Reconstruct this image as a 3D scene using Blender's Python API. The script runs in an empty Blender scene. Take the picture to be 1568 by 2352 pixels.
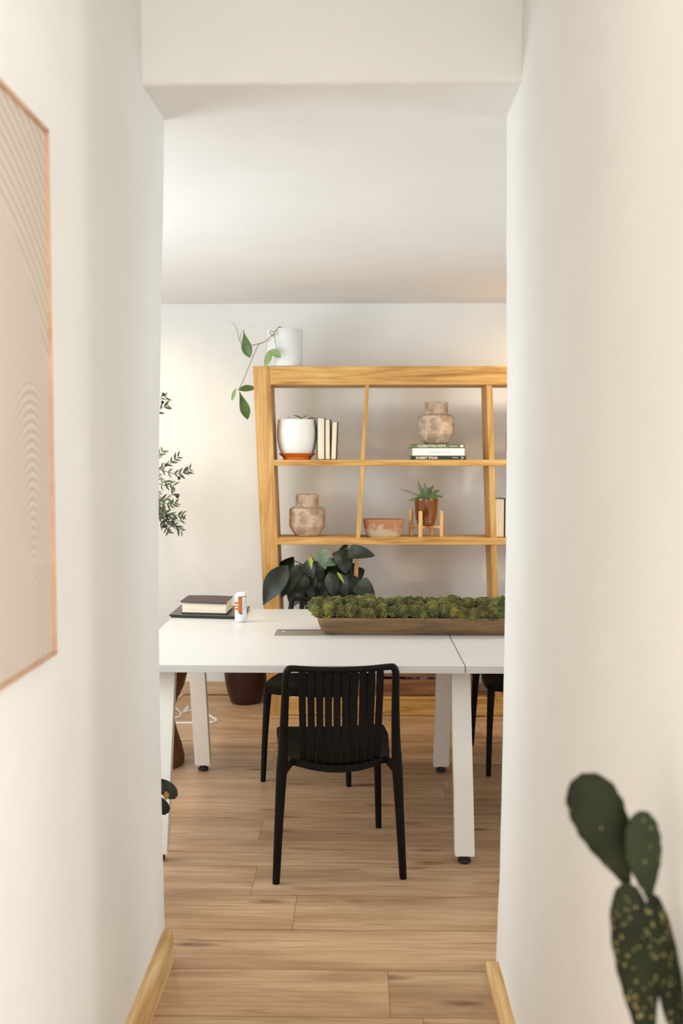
import bpy, bmesh, math, random
from mathutils import Vector, Matrix, noise

random.seed(7)
scene = bpy.context.scene
C = scene.collection
W, H, F = 1568.0, 2352.0, 2287.0
# ---------------------------------------------------------------- camera
CAM = Vector((0.0, 0.0, 1.53))
YAW = math.radians(1.03)      # panned a little to the left
PIT = math.radians(3.15)      # tilted a little down
FWD = Vector((-math.sin(YAW) * math.cos(PIT), math.cos(YAW) * math.cos(PIT), -math.sin(PIT)))
RGT = Vector((math.cos(YAW), math.sin(YAW), 0.0))
UPV = RGT.cross(FWD)
cd = bpy.data.cameras.new('camera')
cam = bpy.data.objects.new('camera', cd)
C.objects.link(cam)
scene.camera = cam
cam.matrix_world = Matrix.Translation(CAM) @ Matrix((RGT, UPV, -FWD)).transposed().to_4x4()
cd.sensor_fit = 'VERTICAL'
cd.sensor_height = 36.0
cd.lens = F / H * 36.0
cd.clip_start = 0.05
cd.dof.use_dof = True
cd.dof.focus_distance = 4.1
cd.dof.aperture_fstop = 3.0

scene.view_settings.view_transform = 'Standard'
scene.view_settings.look = 'None'
scene.view_settings.gamma = 1.0
scene.view_settings.exposure = 0.27

# ---------------------------------------------------------------- light
world = bpy.data.worlds.new('world')
scene.world = world
world.use_nodes = True
world.node_tree.nodes['Background'].inputs[0].default_value = (1.0, 1.0, 0.965, 1)
world.node_tree.nodes['Background'].inputs[1].default_value = 2.45


def area(name, loc, aim, sx, sy, power, col, spread=180):
    l = bpy.data.lights.new(name, 'AREA')
    l.shape = 'RECTANGLE'
    l.size, l.size_y, l.energy, l.color = sx, sy, power, col
    l.spread = math.radians(spread)
    o = bpy.data.objects.new(name, l)
    C.objects.link(o)
    o.location = loc
    o.rotation_euler = (Vector(aim) - Vector(loc)).to_track_quat('-Z', 'Y').to_euler()
    return o


def spot(name, loc, aim, power, col, ang=110, blend=0.9, r=0.05):
    l = bpy.data.lights.new(name, 'SPOT')
    l.energy, l.color, l.spot_size, l.spot_blend, l.shadow_soft_size = power, col, math.radians(ang), blend, r
    o = bpy.data.objects.new(name, l)
    C.objects.link(o)
    o.location = loc
    o.rotation_euler = (Vector(aim) - Vector(loc)).to_track_quat('-Z', 'Y').to_euler()
    return o


COOL = (0.80, 0.91, 1.0)
WARM = (1.0, 0.83, 0.60)
area('window_light_left', (-2.33, 4.0, 1.55), (0, 4.0, 1.5), 1.5, 1.2, 28, COOL)
area('window_light_right', (2.73, 3.75, 1.6), (0, 3.75, 1.5), 0.9, 1.2, 16, COOL)
area('front_fill_light', (-1.6, 3.0, 1.45), (-1.2, 6.0, 1.0), 0.9, 1.1, 8, COOL)  # added cool fill for shelf fronts and table legs; no window in this wall
area('hall_window_light', (2.9, -1.45, 1.9), (-0.4, 1.6, 1.5), 0.14, 0.8, 32, (1.0, 1.0, 0.97))
spot('downlight_back_left', (-1.5, 5.62, 2.45), (-1.1, 6.2, 0.4), 25, WARM, 140, 1.0, 0.08)
spot('downlight_back_right', (1.3, 5.62, 2.45), (0.9, 6.2, 0.4), 32, WARM, 140, 1.0, 0.08)
spot('downlight_mid_left', (-1.4, 4.7, 2.45), (-1.0, 4.9, 0), 28, WARM, 150, 0.9, 0.07)
spot('downlight_mid_right', (1.3, 5.0, 2.45), (0.9, 5.0, 0), 32, WARM, 150, 0.9, 0.07)


# ---------------------------------------------------------------- pixel helpers
def ray(px, py):
    return FWD + RGT * ((px - W / 2) / F) + UPV * ((H / 2 - py) / F)


def at(px, py, Y):
    d = ray(px, py)
    return CAM + d * (Y / d.y)


def atz(px, py, z):
    d = ray(px, py)
    return CAM + d * ((z - CAM.z) / d.z)


def ax(px, py, X):
    d = ray(px, py)
    return CAM + d * (X / d.x)


# ---------------------------------------------------------------- materials
def newmat(name):
    m = bpy.data.materials.new(name)
    m.use_nodes = True
    nt = m.node_tree
    return m, nt, nt.nodes['Principled BSDF']


def c4(c):
    return (c[0], c[1], c[2], 1)


def srgb(r, g, b):
    f = lambda v: (v / 255.0 / 12.92) if v / 255.0 <= 0.04045 else ((v / 255.0 + 0.055) / 1.055) ** 2.4
    return (f(r), f(g), f(b))


def nmat(name, c1, c2, scale=10, stretch=(1, 1, 1), rough=0.5, bump=0.0, bscale=None, metal=0.0,
         lo=0.35, hi=0.65, detail=6, dist=0.0, coat=0.0, spec=0.5, trans=0.0, bdist=0.002):
    m, nt, b = newmat(name)
    N, L = nt.nodes, nt.links
    tc = N.new('ShaderNodeTexCoord')
    mp = N.new('ShaderNodeMapping')
    mp.inputs['Scale'].default_value = stretch
    L.new(tc.outputs['Object'], mp.inputs['Vector'])
    no = N.new('ShaderNodeTexNoise')
    no.inputs['Scale'].default_value = scale
    no.inputs['Detail'].default_value = detail
    no.inputs['Distortion'].default_value = dist
    L.new(mp.outputs[0], no.inputs['Vector'])
    cr = N.new('ShaderNodeValToRGB')
    cr.color_ramp.elements[0].position, cr.color_ramp.elements[0].color = lo, c4(c1)
    cr.color_ramp.elements[1].position, cr.color_ramp.elements[1].color = hi, c4(c2)
    L.new(no.outputs['Fac'], cr.inputs[0])
    L.new(cr.outputs[0], b.inputs['Base Color'])
    b.inputs['Roughness'].default_value = rough
    b.inputs['Metallic'].default_value = metal
    b.inputs['Coat Weight'].default_value = coat
    b.inputs['Specular IOR Level'].default_value = spec
    b.inputs['Transmission Weight'].default_value = trans
    if bump:
        n2 = N.new('ShaderNodeTexNoise')
        n2.inputs['Scale'].default_value = bscale or scale * 3
        n2.inputs['Detail'].default_value = 5
        L.new(mp.outputs[0], n2.inputs['Vector'])
        bp = N.new('ShaderNodeBump')
        bp.inputs['Strength'].default_value = bump
        bp.inputs['Distance'].default_value = bdist
        L.new(n2.outputs['Fac'], bp.inputs['Height'])
        L.new(bp.outputs[0], b.inputs['Normal'])
    return m


def mth(nt, op, a=None, b=None, c=None):
    n = nt.nodes.new('ShaderNodeMath')
    n.operation = op
    for i, v in enumerate((a, b, c)):
        if v is None:
            continue
        if isinstance(v, (int, float)):
            n.inputs[i].default_value = v
        else:
            nt.links.new(v, n.inputs[i])
    return n.outputs[0]


def mixc(nt, fac, a, b, mode='MIX'):
    n = nt.nodes.new('ShaderNodeMix')
    n.data_type = 'RGBA'
    n.blend_type = mode
    for i, v in ((0, fac), (6, a), (7, b)):
        if isinstance(v, (int, float)):
            n.inputs[i].default_value = v
        elif isinstance(v, tuple):
            n.inputs[i].default_value = c4(v)
        else:
            nt.links.new(v, n.inputs[i])
    return n.outputs[2]


PAINT = nmat('wall_plaster', (0.835, 0.828, 0.80), (0.865, 0.858, 0.83), 3, rough=0.85, bump=0.35, bscale=28, bdist=0.004)
CEIL = nmat('ceiling_paint', (0.83, 0.825, 0.80), (0.86, 0.855, 0.83), 3, rough=0.9, bump=0.1, bscale=20)


def floor_material():
    m, nt, b = newmat('oak_laminate')
    N, L = nt.nodes, nt.links
    tc = N.new('ShaderNodeTexCoord')
    sp = N.new('ShaderNodeSeparateXYZ')
    L.new(tc.outputs['Object'], sp.inputs[0])
    x, y = sp.outputs[0], sp.outputs[1]
    PWD, PLN = 0.2515, 1.52
    yr = mth(nt, 'DIVIDE', mth(nt, 'ADD', y, 0.1232), PWD)
    row = mth(nt, 'FLOOR', yr)
    fy = mth(nt, 'FRACT', yr)
    offs = mth(nt, 'FRACT', mth(nt, 'MULTIPLY', mth(nt, 'SINE', mth(nt, 'MULTIPLY', row, 12.9898)), 43758.5))
    xr = mth(nt, 'ADD', mth(nt, 'DIVIDE', x, PLN), mth(nt, 'ADD', offs, 0.08))
    col = mth(nt, 'FLOOR', xr)
    fx = mth(nt, 'FRACT', xr)
    cb = N.new('ShaderNodeCombineXYZ')
    L.new(col, cb.inputs[0]); L.new(row, cb.inputs[1])
    wn = N.new('ShaderNodeTexWhiteNoise')
    wn.noise_dimensions = '3D'
    L.new(cb.outputs[0], wn.inputs['Vector'])
    rnd = wn.outputs['Value']
    # grain coordinates shifted per plank
    cg = N.new('ShaderNodeCombineXYZ')
    L.new(mth(nt, 'ADD', x, mth(nt, 'MULTIPLY', rnd, 37.0)), cg.inputs[0])
    L.new(mth(nt, 'ADD', y, mth(nt, 'MULTIPLY', rnd, 11.0)), cg.inputs[1])
    L.new(mth(nt, 'MULTIPLY', rnd, 5.0), cg.inputs[2])

    def nz(sx, sy, det=6, dist=0.0):
        mp = N.new('ShaderNodeMapping')
        mp.inputs['Scale'].default_value = (sx, sy, 1)
        L.new(cg.outputs[0], mp.inputs[0])
        n = N.new('ShaderNodeTexNoise')
        n.inputs['Scale'].default_value = 1
        n.inputs['Detail'].default_value = det
        n.inputs['Distortion'].default_value = dist
        L.new(mp.outputs[0], n.inputs['Vector'])
        return n.outputs['Fac']

    def ramp(v, stops):
        cr = N.new('ShaderNodeValToRGB')
        e = cr.color_ramp.elements
        e[0].position, e[0].color = stops[0][0], c4(stops[0][1])
        e[1].position, e[1].color = stops[-1][0], c4(stops[-1][1])
        for p, cc in stops[1:-1]:
            k = e.new(p); k.color = c4(cc)
        L.new(v, cr.inputs[0])
        return cr.outputs[0]
    g1 = nz(1.1, 7, 7, 1.0)
    base = ramp(g1, [(0.30, srgb(170, 134, 100)), (0.5, srgb(194, 158, 122)), (0.70, srgb(208, 176, 140))])
    mids = nz(3.2, 75, 5, 0.4)
    base = mixc(nt, 1.0, base, ramp(mids, [(0.32, (0.80, 0.77, 0.74)), (0.58, (1.0, 1.0, 1.0))]), 'MULTIPLY')
    fine = nz(12, 420, 4)
    base = mixc(nt, 1.0, base, ramp(fine, [(0.3, (0.82, 0.80, 0.78)), (0.6, (1.0, 1.0, 1.0))]), 'MULTIPLY')
    # long dark cracks and knots
    streak = nz(1.5, 26, 8, 1.2)
    sm = ramp(streak, [(0.31, (1, 1, 1)), (0.385, (0, 0, 0))])
    vo = N.new('ShaderNodeTexVoronoi')
    mp = N.new('ShaderNodeMapping')
    mp.inputs['Scale'].default_value = (2.2, 9.0, 1)
    L.new(cg.outputs[0], mp.inputs[0])
    L.new(mp.outputs[0], vo.inputs['Vector'])
    vo.inputs['Scale'].default_value = 1.0
    vo.inputs['Randomness'].default_value = 1.0
    kd = mth(nt, 'ADD', vo.outputs['Distance'], mth(nt, 'MULTIPLY', mth(nt, 'SUBTRACT', nz(22, 60, 5, 1.0), 0.5), 0.16))
    kn = ramp(kd, [(0.05, (1, 1, 1)), (0.21, (0, 0, 0))])
    base = mixc(nt, mth(nt, 'MULTIPLY', sm, 0.5), base, srgb(112, 74, 46))
    base = mixc(nt, mth(nt, 'MULTIPLY', kn, 0.85), base, srgb(92, 56, 32))
    tone = ramp(rnd, [(0.0, (0.93, 0.93, 0.94)), (1.0, (1.06, 1.04, 1.02))])
    base = mixc(nt, 1.0, base, tone, 'MULTIPLY')
    s1 = mth(nt, 'LESS_THAN', mth(nt, 'MINIMUM', fy, mth(nt, 'SUBTRACT', 1.0, fy)), 0.0075)
    s2 = mth(nt, 'LESS_THAN', mth(nt, 'MINIMUM', fx, mth(nt, 'SUBTRACT', 1.0, fx)), 0.0008)
    sm2 = mth(nt, 'MAXIMUM', s1, s2)
    base = mixc(nt, mth(nt, 'MULTIPLY', sm2, 0.7), base, srgb(104, 70, 40))
    L.new(base, b.inputs['Base Color'])
    b.inputs['Roughness'].default_value = 0.42
    bp = N.new('ShaderNodeBump')
    bp.inputs['Strength'].default_value = 0.15
    bp.inputs['Distance'].default_value = 0.001
    L.new(mth(nt, 'SUBTRACT', fine, sm2), bp.inputs['Height'])
    L.new(bp.outputs[0], b.inputs['Normal'])
    return m


FLOOR = floor_material()


def wood(name, dark, mid, light, axis, k=1.0, rough=0.55, scale=1.0):
    m, nt, b = newmat(name)
    N, L = nt.nodes, nt.links
    tc = N.new('ShaderNodeTexCoord')

    def nz(a, c, det, dist):
        mp = N.new('ShaderNodeMapping')
        s = [c * scale] * 3
        s['xyz'.index(axis)] = a * scale
        mp.inputs['Scale'].default_value = s
        L.new(tc.outputs['Object'], mp.inputs[0])
        n = N.new('ShaderNodeTexNoise')
        n.inputs['Scale'].default_value = 1
        n.inputs['Detail'].default_value = det
        n.inputs['Distortion'].default_value = dist
        L.new(mp.outputs[0], n.inputs['Vector'])
        return n.outputs['Fac']
    cr = N.new('ShaderNodeValToRGB')
    e = cr.color_ramp.elements
    e[0].position, e[0].color = 0.28, c4(dark)
    e[1].position, e[1].color = 0.70, c4(light)
    q = e.new(0.47); q.color = c4(mid)
    L.new(nz(1.4, 16, 6, 1.6), cr.inputs[0])
    f = N.new('ShaderNodeValToRGB')
    f.color_ramp.elements[0].position, f.color_ramp.elements[0].color = 0.3, (0.8, 0.76, 0.7, 1)
    f.color_ramp.elements[1].position, f.color_ramp.elements[1].color = 0.55, (1, 1, 1, 1)
    L.new(nz(5, 130, 4, 0.2), f.inputs[0])
    col = mixc(nt, k, cr.outputs[0], f.outputs[0], 'MULTIPLY')
    kn = N.new('ShaderNodeValToRGB')
    kn.color_ramp.elements[0].position, kn.color_ramp.elements[0].color = 0.24, (1, 1, 1, 1)
    kn.color_ramp.elements[1].position, kn.color_ramp.elements[1].color = 0.33, (0, 0, 0, 1)
    L.new(nz(3.5, 12, 3, 2.5), kn.inputs[0])
    col = mixc(nt, mth(nt, 'MULTIPLY', kn.outputs[0], 0.5), col, dark)
    L.new(col, b.inputs['Base Color'])
    b.inputs['Roughness'].default_value = rough
    return m


SD, SM, SL = srgb(166, 112, 50), srgb(206, 156, 84), srgb(222, 180, 112)
WOOD_X = wood('golden_pine_along', SD, SM, SL, 'x')
WOOD_Z = wood('golden_pine_upright', SD, srgb(198, 150, 84), srgb(214, 172, 108), 'z')
BASEW = wood('baseboard_pine', srgb(196, 146, 86), srgb(222, 182, 124), srgb(236, 206, 156), 'y')
BASEX = wood('baseboard_pine_back', srgb(190, 154, 116), srgb(212, 182, 146), srgb(224, 198, 166), 'x')
TRAYW = wood('brown_trough_wood', srgb(98, 74, 48), srgb(126, 98, 66), srgb(146, 116, 80), 'x', rough=0.65)
RUSTW = wood('reclaimed_plank_wood', srgb(74, 44, 24), srgb(136, 88, 54), srgb(168, 118, 78), 'x', rough=0.8)
STANDW = wood('pale_dowel_wood', srgb(190, 140, 80), srgb(222, 176, 112), srgb(236, 198, 138), 'z', scale=2)
STOOLW = wood('brown_stool_wood', srgb(72, 42, 18), srgb(104, 64, 30), srgb(124, 80, 40), 'z', rough=0.5)
BLACK = nmat('black_plastic', (0.0050, 0.0036, 0.0026), (0.0066, 0.0048, 0.0036), 30, rough=0.48, bump=0.05, bscale=300, spec=0.14)
WTOP = nmat('white_laminate', (0.64, 0.63, 0.61), (0.66, 0.65, 0.63), 4, rough=0.32)
WMET = nmat('white_powder_coat', (0.83, 0.81, 0.76), (0.86, 0.84, 0.79), 8, rough=0.45)
RUBBER = nmat('black_rubber', (0.012, 0.012, 0.012), (0.02, 0.02, 0.02), 20, rough=0.6)
GREYM = nmat('brushed_grey_metal', (0.27, 0.25, 0.21), (0.33, 0.30, 0.26), 12, (1, 30, 1), rough=0.4, metal=0.35)
WHITEG = nmat('white_glaze', (0.80, 0.80, 0.75), (0.84, 0.84, 0.79), 5, rough=0.35)
GREYPOT = nmat('matt_white_ceramic', (0.74, 0.74, 0.735), (0.80, 0.80, 0.79), 6, rough=0.7)
TERRA = nmat('orange_terracotta', srgb(196, 92, 20), srgb(214, 112, 34), 9, rough=0.7)
VASE = nmat('pinkish_stoneware', srgb(150, 124, 100), srgb(212, 188, 164), 22, rough=0.8, bump=0.3, bscale=60, lo=0.3, hi=0.7, dist=0.6)
SOIL = nmat('dark_soil', (0.006, 0.004, 0.003), (0.03, 0.02, 0.012), 60, rough=0.95, bump=0.8, bscale=90)
MAROON = nmat('maroon_glaze', srgb(42, 16, 12), srgb(58, 26, 20), 7, rough=0.35)
AMBER = nmat('amber_glaze', srgb(84, 42, 6), srgb(140, 76, 16), 14, (1, 1, 0.35), rough=0.08, coat=0.6)
CABLEM = nmat('white_cable', (0.80, 0.81, 0.84), (0.86, 0.86, 0.88), 9, rough=0.4)
LAPT = nmat('dark_laptop_shell', (0.018, 0.017, 0.014), (0.026, 0.024, 0.02), 9, rough=0.28, metal=0.2)
LEATH = nmat('brown_leather', srgb(48, 30, 30), srgb(84, 62, 62), 260, rough=0.55, bump=0.4, bscale=300)
PAGES = nmat('cream_pages', srgb(222, 206, 178), srgb(240, 228, 204), 6, (1, 1, 90), rough=0.8)
PAGESV = nmat('cream_pages_upright', srgb(224, 208, 178), srgb(242, 230, 206), 6, (90, 1, 1), rough=0.8)
GRNB = nmat('sage_green_cloth', srgb(96, 106, 66), srgb(110, 120, 78), 40, rough=0.7)
DGRNB = nmat('dark_green_cloth', srgb(24, 50, 34), srgb(36, 64, 46), 40, rough=0.6)
BKCOV = nmat('blackish_green_cover', srgb(16, 26, 14), srgb(26, 38, 22), 40, rough=0.6)
WHB = nmat('white_book_jacket', (0.80, 0.79, 0.77), (0.84, 0.83, 0.81), 20, rough=0.5)
LETT = nmat('cream_lettering', (0.80, 0.74, 0.64), (0.84, 0.78, 0.68), 20, rough=0.6)
LETG = nmat('faint_grey_lettering', (0.52, 0.52, 0.51), (0.58, 0.58, 0.57), 20, rough=0.6)
CANM = nmat('pearl_can_paint', (0.78, 0.79, 0.80), (0.84, 0.85, 0.86), 12, rough=0.25, metal=0.15)
CANO = nmat('orange_brown_label', srgb(170, 98, 42), srgb(186, 112, 54), 12, rough=0.35)
CANT = nmat('grey_small_print', (0.28, 0.30, 0.34), (0.4, 0.42, 0.46), 20, rough=0.5)
CANP = nmat('peach_small_print', (0.80, 0.62, 0.50), (0.86, 0.70, 0.58), 20, rough=0.5)
ALU = nmat('aluminium', (0.75, 0.75, 0.75), (0.85, 0.85, 0.85), 12, rough=0.25, metal=0.9)
COPPER = nmat('copper_frame', srgb(198, 156, 126), srgb(214, 176, 146), 14, rough=0.4, metal=0.2)
LF_DARK = nmat('dark_leaf', srgb(14, 20, 10), srgb(32, 44, 26), 14, rough=0.42, spec=0.35)
LF_MID = nmat('vine_leaf', srgb(46, 72, 22), srgb(84, 112, 44), 12, rough=0.42)
LF_PALE = nmat('pale_leaf', srgb(128, 156, 92), srgb(158, 180, 122), 12, rough=0.5)
LF_YEL = nmat('yellow_green_leaf', srgb(120, 140, 30), srgb(150, 166, 50), 12, rough=0.5)
LF_SIL = nmat('silvery_leaf', srgb(72, 92, 70), srgb(104, 124, 96), 18, rough=0.5)
LF_OLIVE = nmat('olive_leaf', srgb(28, 38, 18), srgb(74, 90, 50), 8, rough=0.5)
LF_FERN = nmat('fern_leaf', srgb(46, 74, 26), srgb(86, 118, 48), 20, rough=0.5)
TIPM = nmat('tan_leaf_tip', srgb(150, 100, 44), srgb(190, 150, 84), 20, rough=0.6)
STEMG = nmat('grey_green_stem', srgb(110, 116, 84), srgb(140, 142, 110), 20, rough=0.6)
STEMT = nmat('tan_stem', srgb(150, 118, 70), srgb(180, 150, 98), 20, rough=0.6)
BARK = nmat('brown_bark', srgb(70, 52, 36), srgb(120, 98, 76), 30, (1, 1, 0.2), rough=0.85, bump=0.5)
OLIVE = nmat('black_olive', (0.008, 0.006, 0.008), (0.02, 0.014, 0.02), 20, rough=0.35)
CACT = nmat('cactus_skin', srgb(19, 23, 8), srgb(36, 41, 16), 16, rough=0.7, spec=0.25, bump=0.15, bscale=60)
CACT2 = nmat('cactus_skin_bluish', srgb(28, 36, 20), srgb(46, 57, 34), 16, rough=0.7, spec=0.25, bump=0.15, bscale=60)
AREO = nmat('cactus_areole', srgb(110, 104, 58), srgb(150, 140, 86), 20, rough=0.8)
MOSSD = nmat('dark_filler', (0.004, 0.003, 0.002), (0.012, 0.009, 0.005), 30, rough=0.95)
BASKET = nmat('woven_seagrass', srgb(120, 92, 56), srgb(172, 138, 92), 60, (1, 1, 4), rough=0.85, bump=0.8, bscale=80)


def moss_material():
    m, nt, b = newmat('moss')
    N, L = nt.nodes, nt.links
    tc = N.new('ShaderNodeTexCoord')

    def nz(s, d=4):
        n = N.new('ShaderNodeTexNoise')
        n.inputs['Scale'].default_value = s
        n.inputs['Detail'].default_value = d
        L.new(tc.outputs['Object'], n.inputs['Vector'])
        return n.outputs['Fac']
    cr = N.new('ShaderNodeValToRGB')
    e = cr.color_ramp.elements
    e[0].position, e[0].color = 0.30, c4(srgb(52, 38, 18))
    e[1].position, e[1].color = 0.70, c4(srgb(196, 176, 30))
    for p, cc in ((0.40, srgb(74, 66, 34)), (0.50, srgb(104, 106, 66)), (0.60, srgb(136, 130, 56))):
        k = e.new(p); k.color = c4(cc)
    L.new(mth(nt, 'ADD', mth(nt, 'MULTIPLY', nz(22, 3), 0.6), mth(nt, 'MULTIPLY', nz(190, 2), 0.4)), cr.inputs[0])
    L.new(cr.outputs[0], b.inputs['Base Color'])
    b.inputs['Roughness'].default_value = 0.9
    return m


MOSS = moss_material()


def trough_material():
    m, nt, b = newmat('limewashed_terracotta')
    N, L = nt.nodes, nt.links
    tc = N.new('ShaderNodeTexCoord')
    sp = N.new('ShaderNodeSeparateXYZ')
    L.new(tc.outputs['Object'], sp.inputs[0])
    n = N.new('ShaderNodeTexNoise')
    n.inputs['Scale'].default_value = 16
    n.inputs['Detail'].default_value = 6
    L.new(tc.outputs['Object'], n.inputs['Vector'])
    v = mth(nt, 'ADD', mth(nt, 'MULTIPLY', sp.outputs[2], 9.0), mth(nt, 'MULTIPLY', mth(nt, 'SUBTRACT', n.outputs['Fac'], 0.5), 1.4))
    cr = N.new('ShaderNodeValToRGB')
    cr.color_ramp.elements[0].position, cr.color_ramp.elements[0].color = 0.35, c4(srgb(190, 176, 150))
    cr.color_ramp.elements[1].position, cr.color_ramp.elements[1].color = 0.62, c4(srgb(176, 120, 84))
    L.new(v, cr.inputs[0])
    L.new(cr.outputs[0], b.inputs['Base Color'])
    b.inputs['Roughness'].default_value = 0.85
    return m


LIME = trough_material()


def art_material():
    """raked-sand style abstract arcs, in wall coordinates (y, z)"""
    m, nt, b = newmat('sandy_arch_print')
    N, L = nt.nodes, nt.links
    g = N.new('ShaderNodeNewGeometry')
    sp = N.new('ShaderNodeSeparateXYZ')
    L.new(g.outputs['Position'], sp.inputs[0])
    y = mth(nt, 'DIVIDE', sp.outputs[1], 0.963)
    z = mth(nt, 'ADD', mth(nt, 'DIVIDE', mth(nt, 'SUBTRACT', sp.outputs[2], 1.53), 0.963), 1.53)

    def dist(cy, cz, ky=1.0, kz=1.0):
        a = mth(nt, 'MULTIPLY', mth(nt, 'SUBTRACT', y, cy), ky)
        c = mth(nt, 'MULTIPLY', mth(nt, 'SUBTRACT', z, cz), kz)
        return mth(nt, 'SQRT', mth(nt, 'ADD', mth(nt, 'MULTIPLY', a, a), mth(nt, 'MULTIPLY', c, c)))
    d1 = dist(1.381, 1.474)
    w1 = mth(nt, 'MULTIPLY', mth(nt, 'SINE', mth(nt, 'MULTIPLY', dist(1.381, 1.25), 2 * math.pi / 0.023)), mth(nt, 'GREATER_THAN', d1, 0.564))
    # nested small arches whose centres drop with radius
    d2 = dist(1.80, 1.32, 1.9, 1.0)
    m2 = mth(nt, 'MULTIPLY', mth(nt, 'LESS_THAN', d2, 0.345), mth(nt, 'GREATER_THAN', z, mth(nt, 'ADD', 1.335, mth(nt, 'MULTIPLY', mth(nt, 'ABSOLUTE', mth(nt, 'SUBTRACT', y, 1.80)), 1.1))))
    w2 = mth(nt, 'MULTIPLY', mth(nt, 'SINE', mth(nt, 'MULTIPLY', d2, 2 * math.pi / 0.0175)), m2)
    d3 = dist(1.55, 0.95)
    m3 = mth(nt, 'MULTIPLY', mth(nt, 'GREATER_THAN', y, 1.80), mth(nt, 'LESS_THAN', z, 1.33))
    w3 = mth(nt, 'MULTIPLY', mth(nt, 'SINE', mth(nt, 'MULTIPLY', d3, 2 * math.pi / 0.014)), mth(nt, 'MULTIPLY', m3, 0.8))
    wv = mth(nt, 'ADD', mth(nt, 'ADD', w1, w2), w3)
    f = mth(nt, 'ADD', mth(nt, 'MULTIPLY', wv, 0.5), 0.5)
    no = N.new('ShaderNodeTexNoise')
    no.inputs['Scale'].default_value = 3.0
    L.new(g.outputs['Position'], no.inputs['Vector'])
    base = mixc(nt, no.outputs['Fac'], srgb(200, 186, 172), srgb(210, 195, 186))
    lines = mixc(nt, f, srgb(172, 158, 136), srgb(222, 212, 196))
    mask = mth(nt, 'MINIMUM', mth(nt, 'MULTIPLY', mth(nt, 'ABSOLUTE', wv), 4.0), 1.0)
    L.new(mixc(nt, mth(nt, 'MULTIPLY', mask, 0.55), base, lines), b.inputs['Base Color'])
    b.inputs['Roughness'].default_value = 0.7
    return m


ART = art_material()


# ---------------------------------------------------------------- object helpers
def obj(name, bm, mat, parent=None, smooth=True, world_co=True, auto=35):
    """link bm as one mesh object; vertices are given in world space unless world_co is False"""
    if parent is not None and world_co:
        bmesh.ops.transform(bm, matrix=parent_world(parent).inverted(), verts=bm.verts)
    me = bpy.data.meshes.new(name)
    bm.normal_update()
    bm.to_mesh(me)
    bm.free()
    me.materials.append(mat)
    if smooth:
        for p in me.polygons:
            p.use_smooth = True
        me.set_sharp_from_angle(angle=math.radians(auto))
    o = bpy.data.objects.new(name, me)
    C.objects.link(o)
    if parent is not None:
        o.parent = parent
    return o


def parent_world(p):
    m = Matrix.LocRotScale(p.location, p.rotation_euler, p.scale)
    return parent_world(p.parent) @ m if p.parent else m


def tag(o, label, cat, group=None, kind=None):
    o['label'] = label
    o['category'] = cat
    if group:
        o['group'] = group
    if kind:
        o['kind'] = kind
    return o


def thing(name, label, cat, loc=(0, 0, 0), rz=0.0, group=None):
    o = bpy.data.objects.new(name, None)
    o.empty_display_size = 0.05
    C.objects.link(o)
    o.location = loc
    o.rotation_euler = (0, 0, rz)
    return tag(o, label, cat, group)


def struct(name, bm, mat, smooth=False):
    o = obj(name, bm, mat, None, smooth)
    o['kind'] = 'structure'
    return o


def dup(root, loc, rz, label):
    r = root.copy()
    C.objects.link(r)
    r.location = loc
    r.rotation_euler = (0, 0, rz)
    r['label'] = label
    for ch in list(root.children):
        c = ch.copy()
        C.objects.link(c)
        c.parent = r
        for gch in ch.children:
            d = gch.copy()
            C.objects.link(d)
            d.parent = c
    return r


def B():
    return bmesh.new()


def box(bm, x0, x1, y0, y1, z0, z1, bev=0.0, seg=2):
    vs = [bm.verts.new((x, y, z)) for x in (x0, x1) for y in (y0, y1) for z in (z0, z1)]
    fs = []
    for idx in ((0, 1, 3, 2), (4, 6, 7, 5), (0, 4, 5, 1), (2, 3, 7, 6), (0, 2, 6, 4), (1, 5, 7, 3)):
        fs.append(bm.faces.new([vs[i] for i in idx]))
    if bev:
        es = list({e for f in fs for e in f.edges})
        bmesh.ops.bevel(bm, geom=es, offset=bev, segments=seg, profile=0.6, affect='EDGES')
    return bm


def prism(bm, quad, y0, y1, bev=0.0):
    """quad: (x, z) outline, extruded between y0 and y1"""
    a = [bm.verts.new((x, y0, z)) for x, z in quad]
    c = [bm.verts.new((x, y1, z)) for x, z in quad]
    n = len(quad)
    fs = [bm.faces.new(a), bm.faces.new(c[::-1])]
    for i in range(n):
        fs.append(bm.faces.new((a[i], c[i], c[(i + 1) % n], a[(i + 1) % n])))
    bmesh.ops.recalc_face_normals(bm, faces=fs)
    if bev:
        es = list({e for f in fs for e in f.edges})
        bmesh.ops.bevel(bm, geom=es, offset=bev, segments=2, profile=0.6, affect='EDGES')
    return bm


def loft(bm, rings, cap0=True, cap1=True, closed=True):
    rs = [[bm.verts.new(p) for p in r] for r in rings]
    n = len(rs[0])
    fs = []
    for a, c in zip(rs, rs[1:]):
        for i in range(n if closed else n - 1):
            j = (i + 1) % n
            fs.append(bm.faces.new((a[i], a[j], c[j], c[i])))
    if cap0:
        fs.append(bm.faces.new(rs[0][::-1]))
    if cap1:
        fs.append(bm.faces.new(rs[-1]))
    return fs


def lathe(bm, prof, c, seg=48, cap0=True, cap1=True):
    rings = [[(c[0] + r * math.cos(2 * math.pi * i / seg), c[1] + r * math.sin(2 * math.pi * i / seg), c[2] + z)
              for i in range(seg)] for r, z in prof]
    fs = loft(bm, rings, cap0, cap1)
    bmesh.ops.recalc_face_normals(bm, faces=fs)
    return bm


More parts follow.
